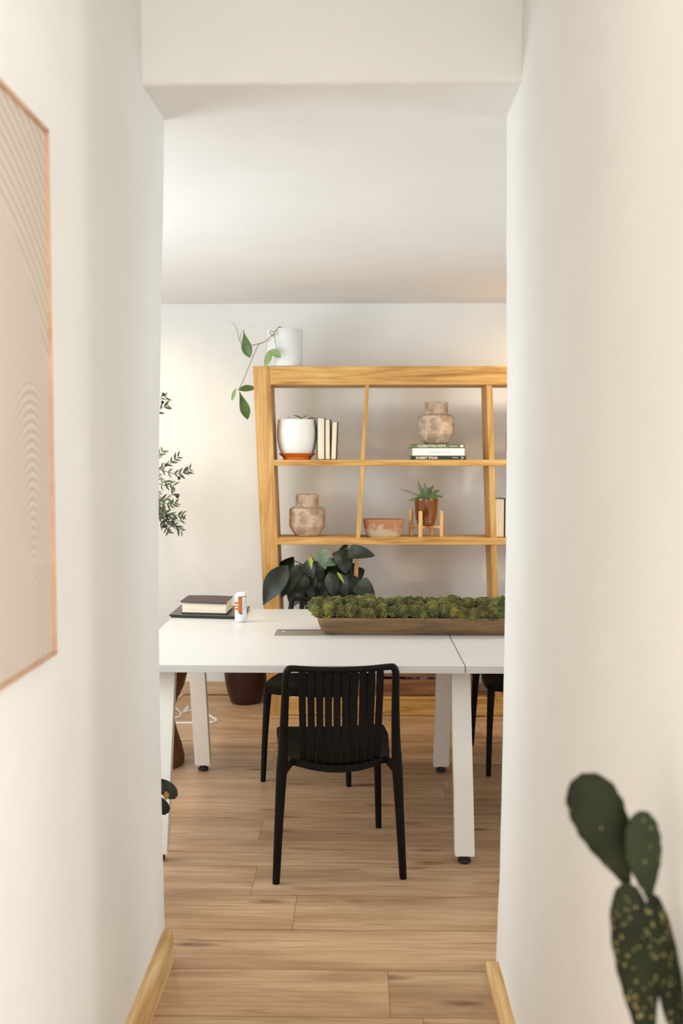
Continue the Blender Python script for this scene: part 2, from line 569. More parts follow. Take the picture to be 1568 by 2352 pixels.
def catmull(pts, n):
    P = [Vector(p) for p in pts]
    P = [P[0] * 2 - P[1]] + P + [P[-1] * 2 - P[-2]]
    out = []
    for i in range(1, len(P) - 2):
        for k in range(n):
            t = k / n
            a, b_, c, d = P[i - 1], P[i], P[i + 1], P[i + 2]
            out.append(0.5 * ((2 * b_) + (c - a) * t + (2 * a - 5 * b_ + 4 * c - d) * t * t + (3 * b_ - a - 3 * c + d) * t ** 3))
    out.append(P[-2])
    return out


def tube(bm, pts, rad, seg=10, sm=0, cap=True, flat=1.0):
    """rad: number or list per input point; sm: catmull subdivisions; flat scales the second axis"""
    P = [Vector(p) for p in pts]
    R = [rad] * len(P) if isinstance(rad, (int, float)) else list(rad)
    if sm:
        R2 = []
        for a, b_ in zip(R, R[1:]):
            R2 += [a + (b_ - a) * k / sm for k in range(sm)]
        R = R2 + [R[-1]]
        P = catmull(P, sm)
    ref = Vector((0, 0, 1)) if abs((P[-1] - P[0]).normalized().z) < 0.9 else Vector((0, 1, 0))
    rings = []
    u = None
    for i, p in enumerate(P):
        t = (P[min(i + 1, len(P) - 1)] - P[max(i - 1, 0)]).normalized()
        if u is None:
            u = t.cross(ref).normalized()
        else:
            u = (u - t * u.dot(t)).normalized()
        v = t.cross(u)
        rings.append([p + (u * math.cos(2 * math.pi * k / seg) + v * (flat * math.sin(2 * math.pi * k / seg))) * R[i] for k in range(seg)])
    fs = loft(bm, rings, cap, cap)
    bmesh.ops.recalc_face_normals(bm, faces=fs)
    return bm


SHAPES = {
    'oval': lambda t: math.sin(math.pi * t ** 0.9) ** 0.75,
    'lance': lambda t: math.sin(math.pi * t ** 0.8) ** 1.0,
    'drop': lambda t: (math.sin(math.pi * t ** 1.7) ** 0.9) if t > 0 else 0,
    'heart': lambda t: min(1.0, (t * 7) ** 0.5) * (1 - t ** 2.4) ** 0.8 if t < 1 else 0,
    'blunt': lambda t: (math.sin(math.pi * min(t * 0.72 + 0.08, 0.8))) * (1.0 if t < 0.86 else 1.0 - (t - 0.86) * 3.2),
}


def leaf(bm, base, tip, width, nrm=(0, -1, 0.2), shape='oval', bow=0.12, fold=0.15, n=9, roll=0.0):
    base, tip = Vector(base), Vector(tip)
    d = tip - base
    L_ = d.length
    t = d / L_
    nv = Vector(nrm)
    nv = (nv - t * nv.dot(t))
    nv = nv.normalized() if nv.length > 1e-5 else t.orthogonal().normalized()
    if roll:
        nv = Matrix.Rotation(roll, 3, t) @ nv
    s = t.cross(nv)
    f = SHAPES[shape]
    rows = []
    for i in range(n + 1):
        k = i / n
        w = max(f(k), 0.02) * width / 2
        cpt = base + d * k + nv * (bow * L_ * math.sin(math.pi * k))
        rows.append([bm.verts.new(cpt + s * (w * q) + nv * (fold * w * abs(q) * 1.0)) for q in (-1, -0.5, 0, 0.5, 1)])
    for a, c in zip(rows, rows[1:]):
        for i in range(4):
            bm.faces.new((a[i], a[i + 1], c[i + 1], c[i]))
    return bm


def ico(bm, c, r, sub=2, sc=(1, 1, 1)):
    m = Matrix.Translation(Vector(c)) @ Matrix.Diagonal((*sc, 1))
    bmesh.ops.create_icosphere(bm, subdivisions=sub, radius=r, matrix=m)
    return bm


# ================================================================ SETTING
YB, YF = 2.96, 2.675          # far and near faces of the dividing wall
HZ = 2.512                  # underside of the lintel
BACK = 6.34
CZ0, CZ1 = 2.512, 2.497       # ceiling height at the opening / at the back wall
RX0, RX1 = -2.4, 2.8

floor_bm = B(); box(floor_bm, -3.0, 3.2, -2.0, BACK + 0.2, -0.05, 0.0)
struct('floor', floor_bm, FLOOR)

bm = B()
v = [bm.verts.new(p) for p in ((RX0, YB - 0.02, CZ0), (RX1, YB - 0.02, CZ0), (RX1, BACK + 0.1, CZ1), (RX0, BACK + 0.1, CZ1),
                              (RX0, YB - 0.02, CZ0 + .1), (RX1, YB - 0.02, CZ0 + .1), (RX1, BACK + 0.1, CZ1 + .1), (RX0, BACK + 0.1, CZ1 + .1))]
for f in ((0, 3, 2, 1), (4, 5, 6, 7), (0, 1, 5, 4), (1, 2, 6, 5), (2, 3, 7, 6), (3, 0, 4, 7)):
    bm.faces.new([v[i] for i in f])
struct('ceiling', bm, CEIL)
bm = B(); box(bm, -1.0, 0.9, -2.0, YF + 0.1, 2.98, 3.06); struct('ceiling_hall', bm, CEIL)
bm = B(); box(bm, RX0 - .1, RX1 + .1, BACK, BACK + .1, 0, 2.62); struct('wall_back', bm, PAINT)


def side_wall(name, x0, x1, wy0, wy1, wz0, wz1):
    bm = B()
    box(bm, x0, x1, YB - .3, wy0, 0, 2.62)
    box(bm, x0, x1, wy1, BACK + .1, 0, 2.62)
    box(bm, x0, x1, wy0, wy1, 0, wz0)
    box(bm, x0, x1, wy0, wy1, wz1, 2.62)
    return struct(name, bm, PAINT)


side_wall('wall_left', RX0 - .12, RX0, 3.2, 4.8, 0.9, 2.2)
side_wall('wall_right', RX1, RX1 + .12, 3.25, 4.25, 0.95, 2.25)


def window(name, x, y0, y1, z0, z1):
    bm = B()
    for a, b_, c, d in ((y0, y1, z0, z0 + .05), (y0, y1, z1 - .05, z1), (y0, y0 + .05, z0, z1), (y1 - .05, y1, z0, z1),
                        ((y0 + y1) / 2 - .02, (y0 + y1) / 2 + .02, z0, z1)):
        box(bm, x - .03, x + .03, a, b_, c, d)
    struct(name, bm, WMET)


window('window_1', RX0 - .06, 3.2, 4.8, 0.9, 2.2)
window('window_2', RX1 + .06, 3.25, 4.25, 0.95, 2.25)

# jamb lines of the hand-plastered opening, read as real small bulges of the wall
LE = [(379, 282), (376, 500), (372, 700), (367.5, 1000), (366, 1200), (366.5, 1450), (370, 1700), (374, 1900), (380, 2135)]
RE = [(1162, 275), (1161.5, 700), (1163, 850), (1160.5, 1250), (1157, 1450), (1153, 1700), (1146, 2000), (1137, 2207)]
LP = sorted([(at(a, b_, YB).z, at(a, b_, YB).x) for a, b_ in LE])
RP = sorted([(at(a, b_, YB).z, at(a, b_, YB).x) for a, b_ in RE])


def interp(tab, z):
    if z <= tab[0][0]:
        return tab[0][1]
    for (z0, x0), (z1, x1) in zip(tab, tab[1:]):
        if z <= z1:
            return x0 + (x1 - x0) * (z - z0) / (z1 - z0)
    return tab[-1][1]


XL, XR = -0.588, 0.418


def hall_wall(sign, tab, X0, ynear, xo, room):
    """closed plan outline lofted up in z; the opening's arris is rounded and wavers a little"""
    rings = []
    for k in range(61):
        z = 3.0 * k / 60
        xe = interp(tab, z) + 0.0012 * noise.noise(Vector((sign * 5, 0, z * 9)))
        ring = []
        r = 0.012
        for q in range(5):
            a = math.pi / 2 * q / 4
            ring.append((xe - sign * (r - r * math.sin(a)) * -1 * -1 if False else xe + sign * (r - r * math.sin(a)), YB - r + r * math.cos(a), z))
        for q in range(1, 15):
            y = YB - 0.03 - (YB - 0.03 - ynear) * (q / 14.0)
            w = max(0.0, 1 - (YB - y) / 0.9)
            w = w * w * (3 - 2 * w)
            xx = X0 + (xe - X0) * w + 0.0025 * noise.noise(Vector((sign * 3, y * 4, z * 3)))
            ring.append((xx, y, z))
        ring.append((X0 + sign * xo, ynear, z))
        ring.append((X0 + sign * xo, YF, z))
        ring.append((room, YF, z))
        ring.append((room, YB, z))
        rings.append(ring)
    bm = B()
    fs = loft(bm, rings)
    bmesh.ops.recalc_face_normals(bm, faces=fs)
    return bm


struct('wall_hall_left', hall_wall(-1, LP, XL, -2.0, 0.25, RX0 + 0.0), PAINT, True)
struct('wall_hall_right', hall_wall(1, RP, XR, 1.12, 0.20, RX1 - 0.0), PAINT, True)

# lintel with a soft, uneven lower edge
bm = B()
NX = 60
rings = []
for i in range(NX + 1):
    x = -0.62 + (0.50 + 0.62) * i / NX
    wob = 0.003 * noise.noise(Vector((x * 9, 1, 0))) + 0.002 * noise.noise(Vector((x * 30, 4, 0)))
    wy = 0.003 * noise.noise(Vector((x * 7, 8, 0)))
    r = 0.016
    sec = [(YF + wy, 2.99), (YF + wy, HZ + 0.10)]
    for q in range(6):
        a = math.pi / 2 * q / 5
        sec.append((YF + wy + r - r * math.cos(a), HZ + wob + r - r * math.sin(a)))
    sec += [(YB - 0.15, HZ + wob * 0.3), (YB, CZ0), (YB, 2.99)]
    rings.append([(x, y_, z_) for y_, z_ in sec])
fs = loft(bm, rings)
bmesh.ops.recalc_face_normals(bm, faces=fs)
struct('trim_1', bm, PAINT, True)

# baseboards
bm = B()
e0 = atz(400, 2207, 0.0)
f0 = atz(345, 2352, 0.0)
prof = [(0.0, 0.0), (0.0, 0.088), (0.006, 0.099), (0.026, 0.103), (0.05, 0.103), (0.05, 0.0)]
rings = []
for y_ in (-2.0, 2.3, e0.y - 0.012, e0.y):
    t = (y_ - f0.y) / (e0.y - f0.y)
    x_ = f0.x + (e0.x - f0.x) * min(t, 1)
    ins = 0.006 if y_ == e0.y else 0.0
    rings.append([(x_ - dx - ins * (1 if dx < .02 else 0), y_, z_ - (ins if z_ > .05 else 0)) for dx, z_ in prof])
fs = loft(bm, rings); bmesh.ops.recalc_face_normals(bm, faces=fs)
struct('baseboard_left', bm, BASEW, True)
bm = B()
e1 = atz(1114.5, 2228, 0.0)
f1 = atz(1145.7, 2352, 0.0)
prof = [(0.0, 0.0), (0.0, 0.02), (0.006, 0.027), (0.06, 0.027), (0.06, 0.0)]
rings = []
for y_ in (1.12, 2.2, e1.y):
    t = (y_ - f1.y) / (e1.y - f1.y)
    x_ = f1.x + (e1.x - f1.x) * t
    rings.append([(x_ + dx, y_, z_) for dx, z_ in prof])
fs = loft(bm, rings); bmesh.ops.recalc_face_normals(bm, faces=fs)
struct('baseboard_right', bm, BASEW, True)
bm = B(); box(bm, RX0, RX1, BACK - .02, BACK, 0.004, 0.088, 0.004); struct('baseboard_back', bm, BASEX)

# ================================================================ TABLES
TZ = 0.74
tf = atz(700, 1529, TZ).y
tb = atz(650, 1399, TZ).y
xs = atz(1068, 1529, TZ).x
xs2 = atz(1031, 1460, TZ).x
xl = atz(396.5, 1420, TZ).x
YT0, YT1 = tf, tb


def tabletop(name, x0a, x0b, x1, parent, lab=None):
    """x0a: front-left, x0b: back-left"""
    bm = B()
    a = [(x0a, YT0), (x1[0], YT0), (x1[1], YT1), (x0b, YT1)]
    lo = [bm.verts.new((x, y, TZ - 0.028)) for x, y in a]
    hi = [bm.verts.new((x, y, TZ)) for x, y in a]
    fs = [bm.faces.new(lo[::-1]), bm.faces.new(hi)]
    for i in range(4):
        j = (i + 1) % 4
        fs.append(bm.faces.new((lo[i], lo[j], hi[j], hi[i])))
    bmesh.ops.bevel(bm, geom=list({e for f in fs for e in f.edges}), offset=0.0012, segments=2, affect='EDGES')
    return obj(name, bm, WTOP, parent, False)


def table_leg(parent, x, yfoot, ytop, zt=0.71, wx=0.074, wy=0.046):
    bm = B()
    z0 = 0.03
    rings = []
    for z_, y_ in ((z0, yfoot), (zt, ytop)):
        rings.append([(x - wx / 2, y_ - wy / 2, z_), (x + wx / 2, y_ - wy / 2, z_), (x + wx / 2, y_ + wy / 2, z_), (x - wx / 2, y_ + wy / 2, z_)])
    fs = loft(bm, rings)
    bmesh.ops.recalc_face_normals(bm, faces=fs)
    bmesh.ops.bevel(bm, geom=list({e for f in fs for e in f.edges}), offset=0.0015, segments=2, affect='EDGES')
    lg = obj('leg', bm, WMET, parent)
    bm = B()
    lathe(bm, [(0.020, 0.0), (0.025, 0.004), (0.025, 0.013), (0.015, 0.019), (0.010, 0.031)], (x, yfoot, 0.0), 24)
    obj('leveller_foot', bm, RUBBER, lg)
    return lg


def make_table(xa, xb, xr, legs, label):
    t = thing('office_table', label, 'table', ((xa + xr[0]) / 2, (YT0 + YT1) / 2, 0), group='white tables pushed together')
    tabletop('tabletop', xa, xb, xr, t)
    for lx in legs:
        table_leg(t, lx, YFT, YFT + 0.20)
        table_leg(t, lx, YRT, YRT - 0.20)
        bm = B(); box(bm, lx - .03, lx + .03, YFT + .19, YRT - .19, 0.665, 0.71)
        obj('cross_rail', bm, WMET, t, False)
    bm = B(); box(bm, legs[0] + .03, legs[-1] - .03, 4.28, 4.32, 0.67, 0.71)
    box(bm, legs[0] + .03, legs[-1] - .03, 4.52, 4.56, 0.67, 0.71)
    obj('long_rail', bm, WMET, t, False)
    return t


YFT = atz(1066, 1980, 0).y
YRT = atz(1008, 1772, 0).y
LX = atz(1066, 1980, 0).x
LLX = atz(364, 1975, 0).x
t1 = make_table(xl + 0.005, xl - 0.012, (xs - .002, xs2 - .002), (LLX, LX), 'white table on splayed square legs under the laptop and drink can')
t2 = make_table(xs + 0.002, xs2 + 0.002, (xs + 1.34, xs2 + 1.34), (xs + 0.10 + .05, xs + 1.22), 'right-hand white table beyond the tabletop seam, running behind the right wall')
# the second table's near leg pair stands on the far side of the seam frame and is shared: drop it
for ch in list(t2.children):
    if ch.name.startswith(('leg', 'cross_rail')):
        me = ch.data
        cx = sum((v_.co.x for v_ in me.vertices)) / len(me.vertices) + t2.location.x
        if cx < xs + 0.5:
            for g_ in list(ch.children):
                bpy.data.objects.remove(g_)
            bpy.data.objects.remove(ch)

# power flap set in the tabletop
pf = thing('power_flap', 'grey metal cable flap set in the white tabletop left of the moss trough', 'cable flap', (*atz(696, 1455, TZ).xy, TZ))
a, c = atz(629.5, 1460, TZ), atz(640, 1447, TZ)
d = atz(762, 1460, TZ)
bm = B(); box(bm, a.x, d.x, a.y, c.y, TZ + 0.0002, TZ + 0.0032, 0.0008)
obj('flap_plate', bm, GREYM, pf, False)
bm = B(); box(bm, a.x + .01, d.x - .01, c.y - .022, c.y - .0195, TZ + 0.0033, TZ + 0.0042)
obj('brush_slot', bm, RUBBER, pf, False)
g = atz(653, 1453, TZ)
bm = B(); ico(bm, (g.x, g.y, TZ + .0048), 0.009, 2, (1.2, .8, .25)); obj('flap_glint', bm, ALU, pf)  # bright blob standing in for a small white glint on the plate


# ================================================================ CHAIRS
def make_chair(label):
    t = thing('slatted_chair', label, 'chair', (0, 0, 0), 0, 'black slatted plastic chairs')
    for s in (-1, 1):
        bm = B()
        tube(bm, [(s * .232, -.250, 0.0), (s * .230, -.249, .012), (s * .2195, -.243, .22), (s * .2095, -.240, .40), (s * .2055, -.242, .47)],
             [.0105, .0135, .0162, .0198, .0180], 16, 5)
        # gusset that sweeps into the seat
        tube(bm, [(s * .214, -.238, .345), (s * .205, -.232, .395), (s * .180, -.215, .425), (s * .160, -.20, .436)], [.010, .015, .014, .010], 12, 5)
        obj('rear_leg', bm, BLACK, t, world_co=False)
        bm = B()
        tube(bm, [(s * .206, .255, 0.0), (s * .205, .254, .01), (s * .199, .238, .22), (s * .190, .215, .425)],
             [.010, .0125, .0145, .0185], 16, 5)
        obj('front_leg', bm, BLACK, t, world_co=False)
    # back frame: one bent tube
    bm = B()
    half = [(.207, -.241, .43), (.203, -.246, .52), (.199, -.262, .62), (.196, -.284, .71), (.194, -.298, .755), (.1925, -.302, .772),
            (.187, -.305, .7865), (.173, -.307, .7915), (.10, -.315, .7880)]
    path = half + [(0, -.320, .7860)] + [(-a_, b_, c_) for a_, b_, c_ in half[::-1]]
    rr = [.019, .0165, .0150, .0140, .0138, .0136, .0130, .0118, .0110, .0110]
    tube(bm, path, rr + rr[:-1][::-1], 16, 4)
    obj('backrest_frame', bm, BLACK, t, world_co=False)
    # slats
    for i in range(10):
        x = (i - 4.5) * .0306
        bow = .012 * (1 - (x / .15) ** 2)
        zs = -.010 * (abs(x) / .15) ** 2
        pts = [(x, -.307 - bow * .8, .786), (x, -.298 - bow, .72), (x * .99, -.284 - bow * 1.6, .64), (x * .975, -.272 - bow * 2.4, .56),
               (x * .96, -.262 - bow * 2.9, .49), (x * .96, -.240 - bow * 3.0, .445 - zs * .5), (x * .97, -.205 - bow * 2, .432), (x * .98, -.15, .434)]
        cp = catmull(pts, 4)
        rings = []
        for k, p in enumerate(cp):
            tt = (cp[min(k + 1, len(cp) - 1)] - cp[max(k - 1, 0)]).normalized()
            nn = Vector((1, 0, 0)).cross(tt).normalized()
            w_, h_ = .0126, .0036
            rings.append([p + Vector((w_, 0, 0)) * a_ + nn * h_ * b_ for a_, b_ in
                          ((-1, -.5), (-.85, -1), (.85, -1), (1, -.5), (1, .5), (.85, 1), (-.85, 1), (-1, .5))])
        bm = B()
        fs = loft(bm, rings)
        bmesh.ops.recalc_face_normals(bm, faces=fs)
        obj('slat', bm, BLACK, t, world_co=False)
    # seat: dished shell with rolled rim
    bm = B()
    NU, NV = 24, 24

    def seat_pt(u, v_, top):
        # v_ 0 rear .. 1 front ; u -1..1
        yr = -.245 - .030 * (1 - u * u)
        yf = .232 + .008 * (1 - u * u)
        y_ = yr + (yf - yr) * v_
        hw = .182 + (.216 - .182) * min(1, v_ * 1.6)
        cr = 0.0
        if v_ > .86:
            q = (v_ - .86) / .14
            cr = .035 * (1 - math.sqrt(max(0, 1 - q * q)))
        if v_ < .14:
            q = (.14 - v_) / .14
            cr = .030 * (1 - math.sqrt(max(0, 1 - q * q)))
        x_ = u * (hw - cr)
        z_ = .446 - .014 * (1 - u * u) * math.sin(math.pi * min(1, v_ * .9 + .05)) + .004 * u * u
        z_ -= .010 * max(0, (v_ - .85) / .15) ** 2
        z_ -= .012 * max(0, (.12 - v_) / .12) ** 2 * (1 - u * u)
        if not top:
            z_ -= .018 if 0.02 < v_ < .98 and abs(u) < .97 else .026
        return (x_, y_, z_)
    for top in (True, False):
        G = [[bm.verts.new(seat_pt(-1 + 2 * i / NU, j / NV, top)) for i in range(NU + 1)] for j in range(NV + 1)]
        for j in range(NV):
            for i in range(NU):
                q = (G[j][i], G[j][i + 1], G[j + 1][i + 1], G[j + 1][i])
                bm.faces.new(q if top else q[::-1])
        if top:
            T = G
        else:
            U = G
    rim = [(0, i) for i in range(NU + 1)] + [(j, NU) for j in range(1, NV + 1)] + [(NV, i) for i in range(NU - 1, -1, -1)] + [(j, 0) for j in range(NV - 1, 0, -1)]
    for k in range(len(rim)):
        a_, b_ = rim[k], rim[(k + 1) % len(rim)]
        bm.faces.new((U[a_[0]][a_[1]], U[b_[0]][b_[1]], T[b_[0]][b_[1]], T[a_[0]][a_[1]]))
    bmesh.ops.recalc_face_normals(bm, faces=bm.faces)
    obj('seat', bm, BLACK, t, world_co=False, auto=60)
    return t


chair = make_chair('black slatted chair with its back to the viewer at the near side of the table')
fl, fr = atz(632, 2030, 0), atz(927, 2017, 0)
rz = math.radians(6.2)
mid = (fl + fr) / 2
cc = mid + Matrix.Rotation(rz, 3, 'Z') @ Vector((0, .25, 0))
chair.location = (cc.x, cc.y, 0)
chair.rotation_euler = (0, 0, rz)
a, c = atz(603, 1793, 0), atz(803, 1806, 0)
mid = (a + c) / 2
rz2 = math.radians(180 - 9)
cc = mid - Matrix.Rotation(rz2, 3, 'Z') @ Vector((0, .25, 0))
dup(chair, (cc.x, cc.y, 0), rz2, 'black chair on the far side of the table, directly behind the near chair')
a = atz(1121, 1781, 0)
dup(chair, (a.x + .205, a.y + .25, 0), math.radians(180), 'black chair cut off by the right wall, seen beyond the rightmost table leg').scale = (1, 1, .98)

# ================================================================ BOOKSHELF
SY = 5.82
SYB = SY + 0.27


def P2(px, py, Y=SY):
    p = at(px, py, Y)
    return (p.x, p.z)


xm = at(985, 1000, SY).x


def mirror(q):
    return [(2 * xm - x, z) for x, z in q]


def ext(p, q, z):
    """x on the line p-q at height z"""
    t = (z - p[1]) / (q[1] - p[1])
    return p[0] + (q[0] - p[0]) * t


shelf = thing('bookshelf', 'tall golden wood bookshelf with slanted uprights standing against the back wall', 'bookshelf', (xm, SY + .135, 0))
zt = P2(618, 841)[1]
zt_in = P2(700, 884)[1]
oL0, oL1 = P2(580, 840), P2(605, 1398)
iL0, iL1 = P2(621, 884), P2(643, 1398)
zb = 0.0
post = [(ext(oL0, oL1, 0), 0), (ext(iL0, iL1, 0), 0), (ext(iL0, iL1, zt), zt), (oL0[0], zt)]
bm = B(); prism(bm, post, SY, SYB, .003); obj('upright', bm, WOOD_Z, shelf, False)
bm = B(); prism(bm, mirror(post)[::-1], SY, SYB, .003); obj('upright', bm, WOOD_Z, shelf, False)
x0 = post[2][0] - 0.0005
bm = B(); box(bm, x0, 2 * xm - x0, SY + .001, SYB, zt_in, zt - .001, .003); obj('top_beam', bm, WOOD_X, shelf, False)
z1t, z1b = P2(735, 1056)[1], P2(735, 1070)[1]
z2t, z2b = P2(735, 1235.5)[1], P2(735, 1251)[1]
z3t = 0.585
z4t, z4b = P2(900, 1604)[1], 0.0
for za, zb_ in ((z1b, z1t), (z2b, z2t), (z3t - .038, z3t)):
    xa = ext(iL0, iL1, zb_) - .01
    bm = B(); box(bm, xa, 2 * xm - xa, SY + .002, SYB - .002, za, zb_, .003); obj('shelf_board', bm, WOOD_X, shelf, False)
xa = ext(iL0, iL1, 0) - .004
bm = B(); box(bm, xa, 2 * xm - xa, SY + .004, SY + .05, 0.003, z4t, .003); obj('bottom_rail', bm, WOOD_X, shelf, False)
bm = B(); box(bm, xa, 2 * xm - xa, SY + .051, SYB - .002, z4t - .035, z4t - .005, .003); obj('shelf_board', bm, WOOD_X, shelf, False)
dA, dB = P2(843, 884), P2(822, 1240)
w = 0.026


def divider(p, q, w_, y0, z0, z1):
    xa_, xb_ = ext(p, q, z0), ext(p, q, z1)
    bm_ = B()
    prism(bm_, [(xa_ - w_ / 2, z0), (xa_ + w_ / 2, z0), (xb_ + w_ / 2, z1), (xb_ - w_ / 2, z1)], y0, SYB - .004, .002)
    obj('divider', bm_, WOOD_Z, shelf, False)


dD, dE = P2(1124, 887), P2(1134, 1246)
for p, q, w_ in ((dA, dB, .024), (dD, dE, .034)):
    for z0, z1 in ((z1t, zt_in), (z2t, z1b), (z3t, z2b), (z4t - .005, z3t - .038)):
        divider(p, q, w_, SY + .006, z0, z1)


# ---------------------------------------------------------------- things on the shelf
def book(name, label, x0, x1, y0, y1, z0, z1, spine, cov, pages, group=None, lean=0.0, thick=0.003):
    """spine: 'front' (lying, spine to viewer), 'away' (standing, page edges to viewer)"""
    t = thing(name, label, 'book', ((x0 + x1) / 2, (y0 + y1) / 2, z0), group=group)
    bm = B()
    if spine == 'front':
        box(bm, x0, x1, y0, y1, z0, z0 + thick, .0008)
        box(bm, x0, x1, y0, y1, z1 - thick, z1, .0008)
        box(bm, x0, x1, y0, y0 + thick * 1.3, z0, z1, .0012)
        obj('cover', bm, cov, t, False)
        bm = B(); box(bm, x0 + .004, x1 - .004, y0 + thick * 1.3, y1 - .004, z0 + thick, z1 - thick)
        obj('pages', bm, pages, t, False)
    else:
        box(bm, x0, x0 + thick, y0, y1, z0, z1, .0008)
        box(bm, x1 - thick, x1, y0, y1, z0, z1, .0008)
        box(bm, x0, x1, y1 - thick, y1, z0, z1, .0008)
        cob = obj('cover', bm, cov, t, False)
        bm = B(); box(bm, x0 + thick, x1 - thick, y0 + .003, y1 - thick, z0 + .003, z1 - .004)
        obj('pages', bm, pages, t, False)
        t.rotation_euler = (0, lean, 0)
    return t


def text(parent, s, x, y, z, size, mat, align='LEFT', sx=1.0, name='lettering', bold=0.0):
    cu = bpy.data.curves.new('t', 'FONT')
    cu.body = s
    cu.size = size
    cu.extrude = 0.0003
    cu.offset = bold
    cu.resolution_u = 3
    cu.align_x = align
    tmp = bpy.data.objects.new('t', cu)
    dg = bpy.context.evaluated_depsgraph_get()
    me = bpy.data.meshes.new_from_object(tmp.evaluated_get(dg)) if False else None
    C.objects.link(tmp)
    bpy.context.view_layer.update()
    me = tmp.evaluated_get(bpy.context.evaluated_depsgraph_get()).to_mesh()
    bm = B()
    bm.from_mesh(me)
    tmp.evaluated_get(bpy.context.evaluated_depsgraph_get()).to_mesh_clear()
    bpy.data.objects.remove(tmp)
    bmesh.ops.transform(bm, matrix=Matrix.Translation((x, y, z)) @ Matrix.Rotation(math.pi / 2, 4, 'X') @ Matrix.Diagonal((sx, 1, 1, 1)), verts=bm.verts)
    return obj(name, bm, mat, parent, False)


YI = 5.875           # front of things standing on the shelves
S1, S2 = z1t, z2t


def px_x(px, Y, py=1050):
    return at(px, py, Y).x


# lying art books
h3 = at(0, 1047, YI).z
h2_ = at(0, 1029, YI).z
h1_ = at(0, 1020, YI).z
b3 = book('art_book', 'dark green art book lying at the bottom of the stack under the vase', px_x(943, YI), px_x(1070, YI), YI, YI + .21, S1, h3, 'front', DGRNB, PAGES, 'art books stacked under the vase')
b2 = book('art_book', 'thick white art book in the middle of the stack under the vase', px_x(947, YI), px_x(1066.5, YI), YI + .002, YI + .20, h3, h2_, 'front', WHB, PAGES, 'art books stacked under the vase')
b1 = book('art_book', 'sage green art book on top of the stack, directly under the vase', px_x(942, YI), px_x(1067, YI), YI, YI + .205, h2_, h1_, 'front', GRNB, PAGES, 'art books stacked under the vase')
hh = h3 - S1
text(b3, 'ROBERT STILIN', px_x(954.5, YI), YI - .0004, S1 + hh * .22, hh * .80, LETT, sx=1.02, bold=0.0006)
text(b3, 'VIDAL', px_x(1038, YI), YI - .0004, S1 + hh * .38, hh * .45, LETT, sx=1.3)
bm = B(); box(bm, px_x(1059.5, YI), px_x(1060.8, YI), YI - .0006, YI + .001, S1 + .004, h3 - .003); obj('lettering', bm, LETT, b3, False)
text(b3, 'K', px_x(1062, YI), YI - .0004, S1 + hh * .28, hh * .65, LETT)
hh = h1_ - h2_
text(b1, 'CELEBRATING HOME', px_x(957.5, YI), YI - .0004, h2_ + hh * .22, hh * .82, LETT, sx=.93, bold=0.0003)
text(b1, 'VIDAL', px_x(1032, YI), YI - .0004, h2_ + hh * .28, hh * .50, LETT, sx=1.5)
bm = B(); ico(bm, (px_x(1060, YI), YI, h2_ + hh * .48), hh * .34, 2, (1.3, .1, 1)); obj('emblem', bm, LETT, b1)
text(b2, 'The Salt House', px_x(983, YI), YI + .0016, h3 + (h2_ - h3) * .38, (h2_ - h3) * .38, LETG, sx=1.2)


def vase(label, px, py0, z0):
    c_ = at(px, py0, 5.98)
    t = thing('stoneware_vase', label, 'vase', (c_.x, 5.98, z0), group='matching pinkish stoneware vases')
    prof = [(0.0, 0), (.066, 0.0), (.071, .003), (.078, .012), (.104, .052), (.1075, .060), (.108, .10), (.107, .158), (.104, .166),
            (.074, .178), (.069, .182), (.068, .190), (.069, .2475), (.067, .25), (.063, .25), (.061, .245), (.060, .19), (.03, .18), (0.0, .175)]
    bm = B(); lathe(bm, prof[1:-1], (c_.x, 5.98, z0), 56, True, True)
    obj('vase_body', bm, VASE, t, auto=14)
    return t


vase('pinkish stoneware vase standing on the stack of lying art books', 1001.5, 1018, h1_)
vase('pinkish stoneware vase on the middle shelf at left, below the white planter', 705.5, 1234, S2)
vase('brown vase on the upper shelf, mostly hidden by the right wall', 1203, 1058, S1)

# white planter on its saucer
cx = px_x(682, 5.945)
pl = thing('white_planter', 'rounded white planter in an orange saucer on the upper shelf, left of the upright books', 'planter', (cx, 5.945, S1))
bm = B(); lathe(bm, [(.088, .010), (.093, .014), (.107, .05), (.116, .09), (.120, .135), (.118, .18), (.113, .215), (.111, .222), (.105, .222), (.103, .21), (.10, .19)], (cx, 5.945, S1 + .016), 56)
obj('pot_body', bm, WHITEG, pl)
bm = B(); lathe(bm, [(.078, 0), (.082, .002), (.084, .014), (.108, .034), (.112, .036), (.108, .038), (.08, .024)], (cx, 5.945, S1), 48)
obj('saucer', bm, TERRA, pl)
bm = B(); lathe(bm, [(.099, 0), (.09, .006)], (cx, 5.945, S1 + .205), 32); obj('soil', bm, SOIL, pl)
bm = B()
for (bx, by, tx, ty) in ((700, 970, 672, 954), (705, 966, 728, 962), (690, 966, 708, 955), (700, 975, 718, 957), (668, 968, 660, 957)):
    leaf(bm, at(bx, by, 5.945), at(tx, ty, 5.93), .02, (0, -.4, 1), 'oval')
obj('foliage', bm, LF_DARK, pl)

